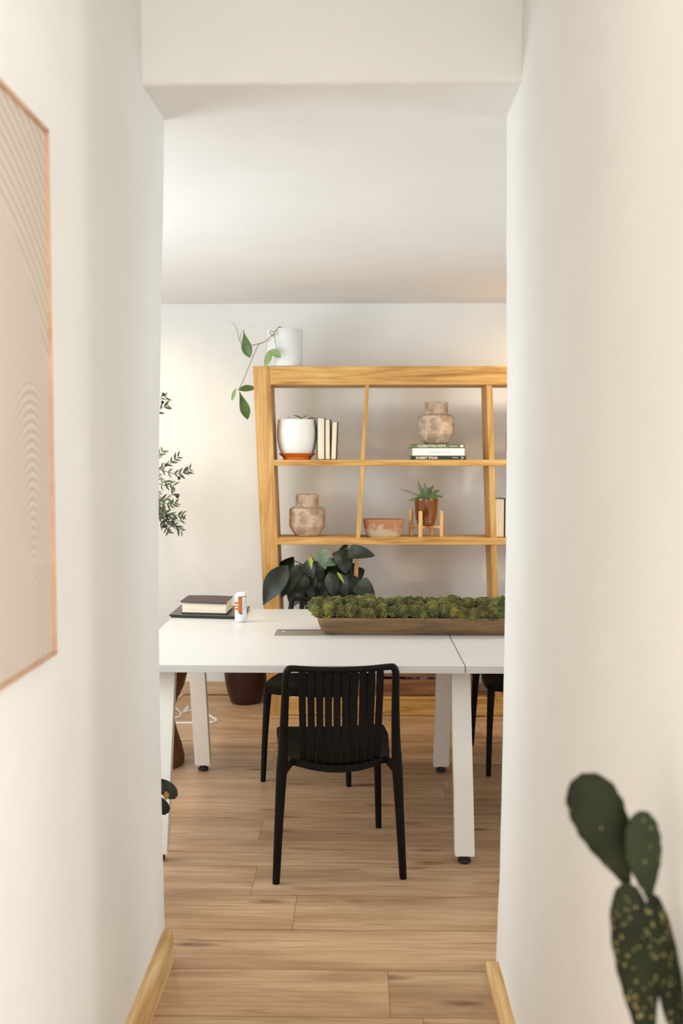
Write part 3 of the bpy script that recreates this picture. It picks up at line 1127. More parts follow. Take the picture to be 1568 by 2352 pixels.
GB = 'upright cream-edged books beside the white planter'
for px0, px1, py, lean, lab in ((727.5, 746, 960.5, 0.0, 'thickest upright book, page edges out, right beside the white planter'),
                                (745.5, 758.5, 963.5, 0.0, 'middle one of the three upright books with cream page edges'),
                                (758.5, 772.5, 969, 0.035, 'outermost upright book beside the white planter, leaning slightly, pinkish page edges')):
    q0, q1 = px_x(px0, 5.88), px_x(px1, 5.88)
    book('hardback_book', lab, q0, q1, 5.88, 6.05, S1 + .0005, at(0, py, 5.88).z, 'away', BKCOV, PAGESV, GB, lean, .004)
q0 = px_x(1137, YI)
book('hardback_book', 'cream-edged upright book on the middle shelf, right of the thick slanted divider', q0, px_x(1160, YI), YI, YI + .17, S2 + .0005, at(0, 1145, YI).z, 'away', BKCOV, PAGESV, 'upright books on the right of the middle shelf', 0, .004)
book('hardback_book', 'white-edged upright book on the middle shelf, cut off by the right wall', px_x(1160.5, YI), px_x(1176, YI), YI, YI + .17, S2 + .0005, at(0, 1146, YI).z, 'away', BKCOV, WHB, 'upright books on the right of the middle shelf', 0, .003)

# limewashed terracotta trough
cx = px_x(881, 5.93)
bm = B()
h = .104


def rr(cx_, cy_, hw, hd, z, r=.03, n=6):
    pts = []
    for sx_, sy_, a0 in ((1, 1, 0), (-1, 1, 90), (-1, -1, 180), (1, -1, 270)):
        for k in range(n + 1):
            a_ = math.radians(a0 + 90 * k / n)
            pts.append((cx_ + sx_ * (hw - r) + r * math.cos(a_), cy_ + sy_ * (hd - r) + r * math.sin(a_), z))
    return pts


rings = [rr(0, 0, .093, .045, 0.0), rr(0, 0, .104, .052, .012), rr(0, 0, .114, .060, .05), rr(0, 0, .1225, .066, h - .004), rr(0, 0, .122, .0655, h),
         rr(0, 0, .115, .058, h), rr(0, 0, .112, .056, h - .03)]
fs = loft(bm, rings); bmesh.ops.recalc_face_normals(bm, faces=fs)
for v_ in bm.verts:
    v_.co.z += .0025 * noise.noise(v_.co * 30) if v_.co.z > .09 else 0
tr = obj('terracotta_trough', bm, LIME, None)
tr.location = (cx, 5.93, S2 + .0005)
tag(tr, 'low terracotta trough with whitish weathering on the middle shelf, left of the potted fern', 'trough')

# amber pot in wooden stand with fern
cx = px_x(979, 5.96)
zp = S2 + .068
st = thing('plant_stand', 'small pale wood plant stand of four dowels holding the amber pot', 'plant stand', (cx, 5.96, S2))
for dx, dy in ((-.039, -.089), (.089, -.039), (.039, .089), (-.089, .039)):
    bm = B(); lathe(bm, [(.0105, 0), (.0115, .001), (.0115, .152), (.010, .154)], (cx + dx, 5.96 + dy, S2 + .0005), 16)
    obj('leg', bm, STANDW, st)
bm = B()
for (ax_, ay_), (bx_, by_) in (((-.039, -.089), (.039, .089)), ((.089, -.039), (-.089, .039))):
    tube(bm, [(cx + ax_, 5.96 + ay_, zp - .012), (cx + bx_, 5.96 + by_, zp - .012)], .010, 8)
obj('cross_bar', bm, STANDW, st)
ap = thing('amber_pot', 'glossy amber-brown pot with a small green fern, held in the wooden stand', 'potted plant', (cx, 5.96, zp))
bm = B(); lathe(bm, [(.048, 0), (.053, .004), (.057, .02), (.056, .028), (.061, .032), (.067, .07), (.0735, .150), (.0735, .158), (.070, .159), (.069, .14)], (cx, 5.96, zp), 56)
obj('pot_body', bm, AMBER, ap)
bm = B(); lathe(bm, [(.068, 0), (.06, .006)], (cx, 5.96, zp + .14), 24); obj('soil', bm, SOIL, ap)


def frond(bm, pts, wid, n=16):
    cp = catmull(pts, 6)
    tube(bm, cp, .0012, 5)
    m_ = len(cp)
    for k in range(1, m_):
        t_ = k / (m_ - 1)
        d_ = (cp[k] - cp[k - 1]).normalized()
        side = d_.cross(Vector((0, -1, .3))).normalized()
        ll = wid * (1 - t_ * .75)
        for s_ in (-1, 1):
            leaf(bm, cp[k], cp[k] + side * s_ * ll + d_ * ll * .5, ll * .30, (0, -1, .4), 'oval', .1, .1, 3)


bm = B()
ctr = at(981, 1143, 5.95)
for pts, wd in ((((970, 1146), (960, 1138), (940, 1130), (920, 1124)), .016), (((968, 1148), (955, 1146), (946, 1148), (938, 1150)), .018),
                (((975, 1145), (968, 1128), (963, 1116), (960, 1104)), .020), (((980, 1145), (978, 1130), (976, 1118), (974, 1110)), .018),
                (((983, 1145), (986, 1132), (990, 1122), (995, 1116)), .02), (((988, 1146), (995, 1134), (1002, 1128), (1008, 1127)), .02),
                (((990, 1147), (1000, 1140), (1010, 1140), (1016, 1143)), .018), (((990, 1148), (999, 1146), (1004, 1152), (1006, 1160)), .016),
                (((975, 1147), (972, 1135), (970, 1128), (972, 1122)), .02), (((984, 1147), (984, 1135), (983, 1126), (984, 1120)), .02),
                (((978, 1148), (970, 1142), (962, 1141), (955, 1144)), .018), (((986, 1148), (992, 1140), (998, 1138), (1004, 1141)), .02)):
    yy = 5.96 + random.uniform(-.05, .03)
    frond(bm, [at(a_, b_, yy) for a_, b_ in pts], wd)
obj('fern_fronds', bm, LF_FERN, ap)

# white pot on top of the shelf, with trailing plant
cx = px_x(654, 5.93, 836)
ZT = zt
tp = thing('white_pot', 'matt white cylindrical pot with a trailing vine on top of the bookshelf', 'potted plant', (cx, 5.93, ZT))
hpot = at(654, 753, 5.83).z - ZT
bm = B(); lathe(bm, [(.098, 0), (.103, .004), (.1045, .03), (.106, hpot - .01), (.106, hpot - .002), (.103, hpot), (.100, hpot - .002), (.099, hpot - .05)], (cx, 5.93, ZT + .0005), 64)
pot_b = obj('pot_body', bm, GREYPOT, tp)
bm = B(); lathe(bm, [(.098, 0), (.09, .004)], (cx, 5.93, ZT + hpot - .045), 24); obj('soil', bm, SOIL, tp)
bm = B()
bn = B()
e = at(700, 800, 5.93)
ico(bn, (cx + .108, 5.92, e.z), .013, 3, (1.0, .6, 1.4))
e = at(646, 795, 5.825)
tube(bm, [(e.x - .018, 5.826, e.z + .016), (e.x, 5.823, e.z + .022), (e.x + .018, 5.825, e.z + .016)], .0022, 6, 4)
tube(bm, [(e.x - .016, 5.826, e.z - .012), (e.x, 5.823, e.z - .014), (e.x + .016, 5.825, e.z - .018)], .0018, 6, 4)
ico(bm, (e.x, 5.824, e.z), .006, 2, (1.4, .4, 1))
obj('moulded_nose', bn, GREYPOT, tp)
obj('moulded_eye', bm, GREYPOT, tp)
bm = B()
YV = 5.9
V = lambda a_, b_, y_=YV: at(a_, b_, y_)
tube(bm, [V(648, 760, 5.88), V(641, 752, 5.86), V(634, 758, 5.82), V(628, 766, 5.81), V(624, 770, 5.81), V(616, 778, 5.83), V(610, 784, 5.86), V(600, 788, 5.88), V(580, 793)], [.003] * 9, 6, 5)
tube(bm, [V(652, 756, 5.86), V(646, 753, 5.85), V(640, 751, 5.85)], .004, 6, 4)
obj('woody_stem', bm, STEMT, tp)
bm = B()
tube(bm, [V(596, 789, 5.88), V(590, 799), V(578, 826), V(564, 860), V(556, 880), V(548, 894)], .0022, 6, 5)
tube(bm, [V(582, 792), V(572, 794), V(556, 792), V(549, 778), V(544, 758), V(538, 745), V(528, 738)], [.0024, .0022, .002, .002, .0018, .0014, .0008], 6, 5)
tube(bm, [V(551, 786), V(553, 768), V(560, 757)], .0016, 6, 4)
tube(bm, [V(629, 768, 5.81), V(632, 785, 5.81), V(635, 797, 5.81), V(632, 803, 5.81), V(622, 803, 5.81)], .0018, 6, 5)
tube(bm, [V(624, 770, 5.81), V(620, 764, 5.81), V(622, 759, 5.81), V(628, 762, 5.81), V(629, 769, 5.81), V(624, 772, 5.81)], .0026, 6, 5)
tube(bm, [V(548, 894), V(541, 895)], .002, 6)
obj('green_stem', bm, STEMG, tp)
bm = B(); leaf(bm, V(559, 757), V(574, 822), .067, (-.3, -1, .1), 'drop', .06, .25, 12)
obj('vine_leaf', bm, LF_MID, tp)
bm = B(); leaf(bm, V(559, 757), V(585, 757), .013, (0, -.2, 1), 'lance', .35, .1)
obj('vine_leaf', bm, LF_MID, tp)
bm = B(); leaf(bm, V(560, 757), V(533, 780), .013, (0, -.2, 1), 'lance', .30, .1)
obj('vine_leaf', bm, LF_MID, tp)
bm = B(); leaf(bm, V(548, 894), V(569, 964), .060, (.2, -1, .1), 'drop', .05, .25, 12)
obj('vine_leaf', bm, LF_MID, tp)
bm = B(); leaf(bm, V(548, 895, 5.93), V(588, 892, 5.93), .045, (0, -1, .5), 'oval', .06, .2, 10)
obj('vine_leaf', bm, LF_MID, tp)
bm = B(); leaf(bm, V(622, 803, 5.8), V(608, 843, 5.8), .042, (.4, -1, .2), 'oval', .05, .2, 10)
obj('vine_leaf', bm, LF_PALE, tp)['label'] = 'pale green leaf'
bm = B(); leaf(bm, V(622, 803, 5.8), V(645, 822, 5.79), .046, (-.1, -1, .4), 'oval', .08, .2, 10)
obj('vine_leaf', bm, LF_PALE, tp)['label'] = 'pale green leaf'
bm = B(); leaf(bm, V(541, 893), V(532, 921), .024, (.2, -1, .1), 'oval', .05, .3, 10)
obj('vine_leaf', bm, LF_PALE, tp)['label'] = 'pale green leaf'

# dark climbing plant in the third compartment
Z3 = z3t
cxp = px_x(742, 5.95)
dp = thing('dark_leaf_plant', 'large dark green leafy plant spilling out of the lower left shelf compartment', 'plant', (cxp, 5.95, Z3))
bm = B(); lathe(bm, [(.07, 0), (.075, .004), (.092, .13), (.092, .14), (.086, .14), (.084, .12)], (cxp, 5.95, Z3 + .0005), 32)
obj('pot_body', bm, MAROON, dp)
LV = [((660, 1298), (604, 1390), 50, 5.67, 'D', 'drop0'), ((689, 1296), (667, 1345), 30, 5.73, 'D', 'o'), ((703, 1288), (721, 1329), 30, 5.73, 'D', 'o'),
      ((738, 1262), (747, 1308), 30, 5.77, 'S', 'h'), ((770, 1287), (748, 1300), 22, 5.76, 'S', 'o'), ((781, 1263), (794, 1318), 50, 5.79, 'D', 'h'),
      ((798, 1268), (861, 1277), 36, 5.74, 'D', 'h'), ((820, 1338), (860, 1376), 44, 5.69, 'D', 'h'), ((757, 1314), (766, 1374), 36, 5.71, 'D', 'o'),
      ((775, 1315), (799, 1372), 32, 5.73, 'D', 'o'), ((800, 1318), (812, 1376), 44, 5.77, 'D', 'o'), ((678, 1326), (645, 1374), 30, 5.73, 'D', 'o'),
      ((655, 1284), (668, 1320), 44, 5.93, 'D', 'h'), ((700, 1320), (690, 1372), 34, 5.81, 'D', 'o'), ((722, 1325), (712, 1378), 36, 5.81, 'D', 'o'),
      ((740, 1330), (735, 1384), 40, 5.79, 'D', 'o'), ((786, 1255), (800, 1262), 26, 5.83, 'D', 'o'), ((712, 1278), (715, 1308), 9, 5.71, 'Y', 'o'),
      ((774, 1314), (791, 1342), 6, 5.7, 'Y', 'o'), ((660, 1330), (700, 1390), 50, 5.91, 'D', 'h'), ((720, 1300), (700, 1345), 50, 5.91, 'D', 'h'),
      ((760, 1295), (740, 1350), 60, 5.91, 'D', 'h'), ((800, 1290), (790, 1350), 60, 5.91, 'D', 'h'), ((690, 1345), (670, 1395), 50, 5.88, 'D', 'h'),
      ((735, 1350), (760, 1395), 60, 5.88, 'D', 'h'), ((790, 1345), (810, 1395), 60, 5.88, 'D', 'h'), ((720, 1290), (740, 1335), 40, 5.86, 'D', 'h'), ((672, 1310), (684, 1352), 38, 5.84, 'D', 'h'),
      ((705, 1345), (700, 1392), 46, 5.90, 'D', 'h'), ((770, 1325), (775, 1392), 50, 5.90, 'D', 'h'), ((815, 1300), (812, 1350), 44, 5.90, 'D', 'h')]
bs = B()
root = Vector((cxp, 5.95, Z3 + .13))
for (b0, b1, wd, yy, mt, sh) in LV:
    p0, p1 = at(b0[0], b0[1], yy + .03), at(b1[0], b1[1], yy - .02)
    lb = B()
    leaf(lb, p0, p1, wd / 385.0, (random.uniform(-.35, .35), -1, .45), {'o': 'lance', 'h': 'heart', 'drop0': 'lance'}[sh], .10, .22, 12)
    lo_ = obj({'D': 'dark_leaf', 'S': 'silvery_leaf', 'Y': 'young_leaf'}[mt], lb, {'D': LF_DARK, 'S': LF_SIL, 'Y': LF_YEL}[mt], dp)
    if mt != 'D':
        lo_['label'] = 'silvery pale leaf' if mt == 'S' else 'yellow-green young leaf'
    mid_ = (root + p0) / 2 + Vector((0, 0, .06))
    tube(bs, [root, mid_, p0], .0028, 6, 5)
obj('stem', bs, LF_DARK, dp)

# bottom compartment: reclaimed crate and white magazine
xc0, xc1 = px_x(868, 5.85), px_x(1090, 5.85)
zc = z4t - .005
cr_ = thing('plank_crate', 'rustic reclaimed plank crate on the bottom shelf, seen under the table', 'crate', ((xc0 + xc1) / 2, 5.96, zc))
for (za, zb_) in ((.001, .103), (.120, .215), (.232, .325)):
    for yy in (5.875, 6.055):
        bm = B(); box(bm, xc0, xc1, yy, yy + .016, zc + za, zc + zb_, .003)
        for v_ in bm.verts:
            v_.co += Vector((0, .002 * noise.noise(v_.co * 9), .003 * noise.noise(v_.co * 5)))
        obj('plank', bm, RUSTW, cr_, False)
for xx in (xc0 + .005, xc1 - .023):
    bm = B(); box(bm, xx, xx + .018, 5.892, 6.054, zc + .001, zc + .325, .002); obj('end_panel', bm, RUSTW, cr_, False)
bm = B()
for k in range(46):
    x_, y_ = random.uniform(xc0 + .05, xc1 - .05), random.uniform(5.915, 6.03)
    ico(bm, (x_, y_, zc + random.uniform(.05, .13)), random.uniform(.016, .026), 2, (1.2, .8, .8))
gr = obj('pale_stones', bm, GREYPOT, None)
tag(gr, 'pale grey stones filling the rustic plank crate', 'stones', kind='stuff')
mgx0, mgx1 = px_x(668, 5.83), px_x(768, 5.83)
mg = thing('magazine', 'white magazine lying on the bottom shelf, glimpsed between the near chair slats', 'magazine', ((mgx0 + mgx1) / 2, 5.93, z4t))
bm = B(); box(bm, mgx0, mgx1, 5.83, 6.03, z4t + .001, z4t + .026, .003); obj('page_block', bm, WHB, mg, False)
bm = B(); box(bm, mgx0 + .001, mgx1 - .001, 5.829, 6.03, z4t + .026, z4t + .028, .0005); obj('cover', bm, GREYPOT, mg, False)

# maroon floor pot
c_ = atz(560, 1621, 0)
cy = c_.y + .095
mp_ = thing('maroon_floor_pot', 'large dark maroon glazed pot on the floor left of the bookshelf, seen under the table', 'pot', (c_.x, cy, 0))
bm = B(); lathe(bm, [(.085, .001), (.092, .006), (.108, .05), (.125, .12), (.134, .19), (.136, .27), (.134, .34), (.138, .36), (.138, .375), (.126, .375), (.122, .33)], (c_.x, cy, 0), 56)
obj('pot_body', bm, MAROON, mp_)
bm = B(); lathe(bm, [(.121, 0), (.1, .01)], (c_.x, cy, .335), 24); obj('soil', bm, SOIL, mp_)

# ================================================================ ON THE TABLE
# moss trough
a = atz(745, 1458.5, TZ)
yb0 = a.y
rim = at(727, 1420, yb0 - .035)
zr = rim.z
xr0 = rim.x
xb0 = a.x - .004
xr1, xb1 = 0.98, 0.945
mt_ = thing('wooden_trough', 'long carved brown wooden trough of moss standing across both white tables', 'trough', ((xr0 + xr1) / 2, yb0 + .08, TZ))


def trough_ring(xa_, xb_, ya_, yb_, z, r):
    return rr((xa_ + xb_) / 2, (ya_ + yb_) / 2, (xb_ - xa_) / 2, (yb_ - ya_) / 2, z, r, 5)


def lerp(a_, b_, t_):
    return a_ + (b_ - a_) * t_


bm = B()
hz = zr - TZ
yr0, yr1 = yb0 - .035, yb0 + .205
ybk = yb0 + .165
rings = []
for t_, k in ((0, 0), (.04, .08), (.3, .45), (.65, .80), (.92, .98), (1, 1)):
    rings.append(trough_ring(lerp(xb0, xr0, k), lerp(xb1, xr1, k), lerp(yb0, yr0, k), lerp(ybk, yr1, k), TZ + .0008 + hz * t_, .03))
rings.append(trough_ring(xr0 + .012, xr1 - .012, yr0 + .012, yr1 - .012, zr, .025))
rings.append(trough_ring(xr0 + .030, xr1 - .030, yr0 + .024, yr1 - .024, zr - .03, .025))
fs = loft(bm, rings); bmesh.ops.recalc_face_normals(bm, faces=fs)
obj('trough_body', bm, TRAYW, mt_)
bm = B(); box(bm, xr0 + .034, xr1 - .034, yr0 + .028, yr1 - .028, zr - .03, zr - .004); obj('filler', bm, MOSSD, mt_, False)
# moss clumps: countless little curls
bm = B()
tmpl = bmesh.new()
bmesh.ops.create_icosphere(tmpl, subdivisions=1, radius=1.0)
tv = [v_.co.copy() for v_ in tmpl.verts]
tfc = [[v_.index for v_ in f.verts] for f in tmpl.faces]
tmpl.free()
rnd = random.Random(3)
mv, mf = [], []
lumps = []
x = xr0 - .002
while x < xr1 + .01:
    for (yo, zo) in ((yr0 + .016, .024), (yr0 + .075, .047), (yr0 + .14, .047), (yr1 - .03, .026)):
        r_ = rnd.uniform(.022, .037)
        hgt = .012 * noise.noise(Vector((x * 8, yo * 20, 0)))
        lumps.append((x + rnd.uniform(-.014, .014), yo + rnd.uniform(-.008, .008), zr + zo + hgt + rnd.uniform(-.006, .006), r_))
    x += rnd.uniform(.040, .052)
for (lx, ly, lz, r_) in lumps:
    n_ = 230
    sc = Vector((rnd.uniform(.9, 1.15), 1, rnd.uniform(.9, 1.1)))
    for k in range(n_):
        ph = math.acos(1 - 2 * (k + .5) / n_)
        th = math.pi * (1 + 5 ** .5) * k
        d_ = Vector((math.cos(th) * math.sin(ph), math.sin(th) * math.sin(ph), math.cos(ph)))
        q = noise.noise(Vector((lx, ly, lz)) * 60 + d_ * 2.2)
        rad = r_ * (1 + .20 * q) * rnd.uniform(.90, 1.06)
        p = Vector((lx, ly, lz)) + Vector((d_.x * sc.x, d_.y * sc.y, d_.z * sc.z)) * rad
        s_ = rnd.uniform(.0018, .0036)
        b0_ = len(mv)
        e_ = rnd.uniform(1.0, 1.9)
        for t_ in tv:
            dd = t_ * s_ + d_ * (t_.dot(d_) * s_ * (e_ - 1))
            mv.append(p + dd)
        mf += [[i + b0_ for i in f] for f in tfc]
    # dark core
    b0_ = len(mv)
    for t_ in tv:
        mv.append(Vector((lx, ly, lz)) + t_ * r_ * .88)
    mf += [[i + b0_ for i in f] for f in tfc]
bm.free()
me = bpy.data.meshes.new('moss')
org = Vector(((xr0 + xr1) / 2, yb0 + .08, zr))
me.from_pydata([v_ - org for v_ in mv], [], mf)
me.materials.append(MOSS)
mo = bpy.data.objects.new('moss', me)
mo.location = org
C.objects.link(mo)
tag(mo, 'lumpy yellow-green preserved moss heaped in the long wooden trough', 'moss', kind='stuff')

# laptop
A, Bq = atz(388, 1419, TZ), atz(537, 1423, TZ)
Cq, Dq = atz(575, 1399.5, TZ), atz(416, 1395, TZ)
ctr = (A + Bq + Cq + Dq) / 4
lp = thing('laptop', 'closed thin dark laptop lying at the far left corner of the white table', 'laptop', (ctr.x, ctr.y, TZ))
Bq = Bq + (Bq - A) * 0.13
Cq = Dq + (Bq - A)


def slab(bm_, quad, z0, z1, bev):
    lo = [bm_.verts.new((p.x, p.y, z0)) for p in quad]
    hi = [bm_.verts.new((p.x, p.y, z1)) for p in quad]
    fs_ = [bm_.faces.new(lo[::-1]), bm_.faces.new(hi)]
    for i in range(4):
        j = (i + 1) % 4
        fs_.append(bm_.faces.new((lo[i], lo[j], hi[j], hi[i])))
    bmesh.ops.recalc_face_normals(bm_, faces=fs_)
    bmesh.ops.bevel(bm_, geom=list({e_ for f_ in fs_ for e_ in f_.edges}), offset=bev, segments=2, affect='EDGES')


q_ = [A, Bq, Cq, Dq]
cen = (A + Cq) / 2
ins = [p + (cen - p) * .04 for p in q_]
bm = B(); slab(bm, ins, TZ + .0005, TZ + .008, .001); obj('base', bm, LAPT, lp, False)
bm = B(); slab(bm, q_, TZ + .0085, TZ + .0155, .002); obj('lid', bm, LAPT, lp, False)
# leather book
ZL = TZ + .0155
A, Bq = atz(416.5, 1409, ZL), atz(521, 1411.5, ZL)
Cq = atz(532, 1401, ZL)
dr = (Cq - Bq) * 1.25
Dq = A + dr
Cq = Bq + dr
ht = .061
bk = thing('leather_bound_book', 'thick book in a soft brown leather cover lying on the laptop', 'book', ((A.x + Cq.x) / 2, (A.y + Cq.y) / 2, ZL))
cen = (A + Cq) / 2
bm = B(); slab(bm, [A, Bq, Cq, Dq], ZL + .0003, ZL + .005, .0015); obj('back_cover', bm, LEATH, bk, False)
ins = [p + (cen - p) * .03 for p in (A, Bq, Cq, Dq)]
bm = B(); slab(bm, ins, ZL + .005, ZL + ht, .002); obj('pages', bm, PAGES, bk, False)
bm = B()
NU, NV = 16, 10
G = []
for j in range(NV + 1):
    v_ = j / NV
    row = []
    for i in range(NU + 1):
        u = i / NU
        w_ = min(v_ / .8, 1.0)
        q = max(0.0, (v_ - .8) / .2)
        p = A + (Bq - A) * (u * 1.01 - .005) + (Dq - A) * (1 - w_)
        zz = ZL + ht + .0045 + .002 * math.sin(math.pi * u) * (1 - v_) - .009 * q * (.75 + .35 * u)
        row.append((p.x, p.y - .004 * w_ - .006 * math.sin(q * 1.5), zz))
    G.append(row)
vt = [[bm.verts.new(p) for p in r_] for r_ in G]
vb = [[bm.verts.new((p[0], p[1], p[2] - .0035)) for p in r_] for r_ in G]
for j in range(NV):
    for i in range(NU):
        bm.faces.new((vt[j][i], vt[j][i + 1], vt[j + 1][i + 1], vt[j + 1][i]))
        bm.faces.new((vb[j + 1][i], vb[j + 1][i + 1], vb[j][i + 1], vb[j][i]))
rim_ = [(0, i) for i in range(NU + 1)] + [(j, NU) for j in range(1, NV + 1)] + [(NV, i) for i in range(NU - 1, -1, -1)] + [(j, 0) for j in range(NV - 1, 0, -1)]
for k in range(len(rim_)):
    a_, b_ = rim_[k], rim_[(k + 1) % len(rim_)]
    bm.faces.new((vt[a_[0]][a_[1]], vt[b_[0]][b_[1]], vb[b_[0]][b_[1]], vb[a_[0]][a_[1]]))
bmesh.ops.recalc_face_normals(bm, faces=bm.faces)
obj('front_cover', bm, LEATH, bk)
bm = B(); slab(bm, [Cq + (Bq - Cq) * 1.0 + (Bq - A) * .01, Bq + (Bq - A) * .012, Cq + (Bq - A) * .012, Cq + (Bq - A) * .0], ZL + .0003, ZL + ht, .0005) if False else None
bm = B()
p0 = at(418, 1380, A.y)
tube(bm, [(p0.x, p0.y, p0.z), (p0.x - .02, p0.y, p0.z + .001), (p0.x - .036, p0.y + .01, p0.z + .002)], .0008, 5, 4)
obj('ribbon', bm, TIPM, bk)

# drink can
cA = atz(551.5, 1430, TZ)
cy_ = cA.y + .022
RC = .0285
HC = at(551, 1361, cy_).z - TZ
can = thing('drink_can', 'slim white drink can with an orange-brown label standing in front of the laptop corner', 'can', (cA.x, cy_, TZ))
bm = B(); lathe(bm, [(.020, .0005), (.023, .003), (RC, .012), (RC, HC - .014), (RC - .004, HC - .004), (RC - .0045, HC - .001)], (cA.x, cy_, TZ), 48)
obj('can_body', bm, CANM, can)
bm = B(); lathe(bm, [(RC - .0046, HC - .002), (RC - .0035, HC), (RC - .0055, HC), (RC - .0065, HC - .005)], (cA.x, cy_, TZ), 48, False, True); obj('lid', bm, ALU, can)


def wrap(bm_, a0, a1, z0, z1, off=.0003, n=12):
    """patch on the can; angles in degrees, 0 = towards viewer, positive right"""
    lo, hi = [], []
    for k in range(n + 1):
        a_ = math.radians(lerp(a0, a1, k / n))
        x_, y_ = cA.x + (RC + off) * math.sin(a_), cy_ - (RC + off) * math.cos(a_)
        lo.append(bm_.verts.new((x_, y_, z0 + TZ)))
        hi.append(bm_.verts.new((x_, y_, z1 + TZ)))
    for k in range(n):
        bm_.faces.new((lo[k], lo[k + 1], hi[k + 1], hi[k]))


bm = B(); wrap(bm, -20, 22, .045, HC - .0145); wrap(bm, -75, -20, .060, HC - .042); wrap(bm, 22, 75, HC - .020, HC - .0145)
obj('label_panel', bm, CANO, can)
bm = B(); wrap(bm, -3, 22, .041, .045, .0004); obj('label_dark_line', bm, RUBBER, can)  # thin black line along the lower edge of the label panel
bm = B()
for z_, a0, a1 in ((.108, -70, -38), (.103, -60, -36), (.086, -62, -12), (.073, -62, -20)):
    wrap(bm, a0, a1, z_ - .0022, z_ + .0022, .0006)
obj('label_lettering', bm, CANP, can)
bm = B()
for k in range(16):
    wrap(bm, 36, 36 + random.choice((14, 26, 34, 40)), .058 + k * .0042, .0592 + k * .0042, .0006, 5)
for k in range(6):
    wrap(bm, -34, -34 + random.choice((8, 14, 22)), .012 + k * .005, .0132 + k * .005, .0006, 4)
obj('small_print', bm, CANT, can)

# ================================================================ FLOOR AREA LEFT
# hourglass stool behind the left legs
sc_ = Vector((at(338, 1780, 4.86).x, 4.90, 0))
bm = B()
sprof = [(.150, .0008), (.176, .006), (.178, .03), (.165, .09), (.14, .17), (.125, .235), (.124, .26), (.14, .31), (.178, .39), (.198, .465), (.192, .488), (.185, .492)]
lathe(bm, sprof, sc_, 56)
so = obj('hourglass_stool', bm, STOOLW, None)
tag(so, 'brown wooden hourglass stool behind the left table legs', 'stool')

# white cables on the floor
cb_ = thing('white_cable', 'tangled white cable lying on the floor behind the left rear table leg', 'cable', (*atz(440, 1640, 0).xy, 0))


def fl_path(pts, zz=None):
    return [atz(a_, b_, .004) + Vector((0, 0, (zz[i] if zz else 0))) for i, (a_, b_) in enumerate(pts)]


bm = B()
tube(bm, fl_path([(384, 1628), (398, 1615), (412, 1601), (430, 1586), (445, 1578)]), .0062, 8, 5)
tube(bm, fl_path([(380, 1618), (398, 1623), (410, 1633), (415, 1640), (411, 1647), (398, 1650), (386, 1652)]), .0058, 8, 6)
tube(bm, fl_path([(390, 1660), (402, 1660.5), (430, 1660.5), (470, 1660.5), (492, 1658), (496.5, 1654), (488, 1648), (471, 1639), (440, 1632), (424, 1636)]), .0062, 8, 6)
obj('cord', bm, CABLEM, cb_)
bm = B(); tube(bm, fl_path([(419, 1637), (425, 1633), (431, 1625)]), [.006, .010, .010], 10, 4); obj('plug', bm, CABLEM, cb_)

# small plant peeping out behind the left jamb
YP = 3.30
pp = thing('jamb_plant', 'dark thick-leaved plant peeping out low behind the left side of the opening', 'potted plant', (-.90, 3.34, 0))
bm = B(); lathe(bm, [(.085, .001), (.09, .005), (.115, .20), (.12, .24), (.12, .25), (.11, .25), (.108, .22)], (-.90, 3.34, 0), 40); obj('pot_body', bm, BASKET, pp)
bm = B(); lathe(bm, [(.107, 0), (.09, .006)], (-.90, 3.34, .22), 24); obj('soil', bm, SOIL, pp)
bm = B()
rt = Vector((-.90, 3.34, .22))
tube(bm, [rt, (-.885, 3.33, .36), (-.86, 3.32, .46)], [.009, .007, .005], 8, 5)
tube(bm, [rt, (-.78, 3.32, .34), at(360, 1845, YP)], [.006, .005, .004], 8, 5)
obj('stem', bm, LF_DARK, pp)
bm = B()
leaf(bm, at(355, 1790, YP), at(405, 1831, YP), .050, (.25, -1, .5), 'blunt', .06, .18, 12)
leaf(bm, at(358, 1828, YP), at(383, 1869, YP), .048, (-.1, -1, .35), 'blunt', .06, .18, 12)
leaf(bm, at(367, 1790, YP - .02), at(381, 1826, YP - .03), .022, (.8, -1, .3), 'oval', .06, .1, 12)
for k in range(9):
    a_ = 1.9 + k * .42
    p0 = Vector((-.88, 3.33, .34 + .02 * k))
    p1 = p0 + Vector((math.cos(a_) * .09, math.sin(a_) * .09, .05))
    leaf(bm, p0, p1, .045, (0, 0, 1), 'oval', .15, .2)
obj('leaf_cluster', bm, LF_DARK, pp)
bm = B(); leaf(bm, at(381, 1817, YP - .035), at(381.5, 1838, YP - .035), .020, (.5, -1, .3), 'oval', .05, .1, 8); obj('dry_leaf_tip', bm, TIPM, pp)

# olive tree
YO = 5.65
tx = at(300, 1200, YO).x
ot = thing('olive_tree', 'tall olive tree with narrow leaves standing at the left of the back wall', 'tree', (tx, YO, 0))
bm = B(); lathe(bm, [(.11, .001), (.12, .005), (.15, .15), (.155, .30), (.15, .33), (.14, .33), (.138, .29)], (tx, YO, 0), 40); obj('basket', bm, BASKET, ot)
bm = B(); lathe(bm, [(.137, 0), (.1, .01)], (tx, YO, .29), 24); obj('soil', bm, SOIL, ot)
bt, bl, bo = B(), B(), B()
trunk = [(tx, YO, .29), (tx + .02, YO + .01, .7), (tx - .02, YO, 1.1), (tx + .01, YO - .01, 1.5), (tx, YO, 1.95)]
tube(bt, trunk, [.018, .015, .012, .009, .004], 10, 5)
rn = random.Random(11)


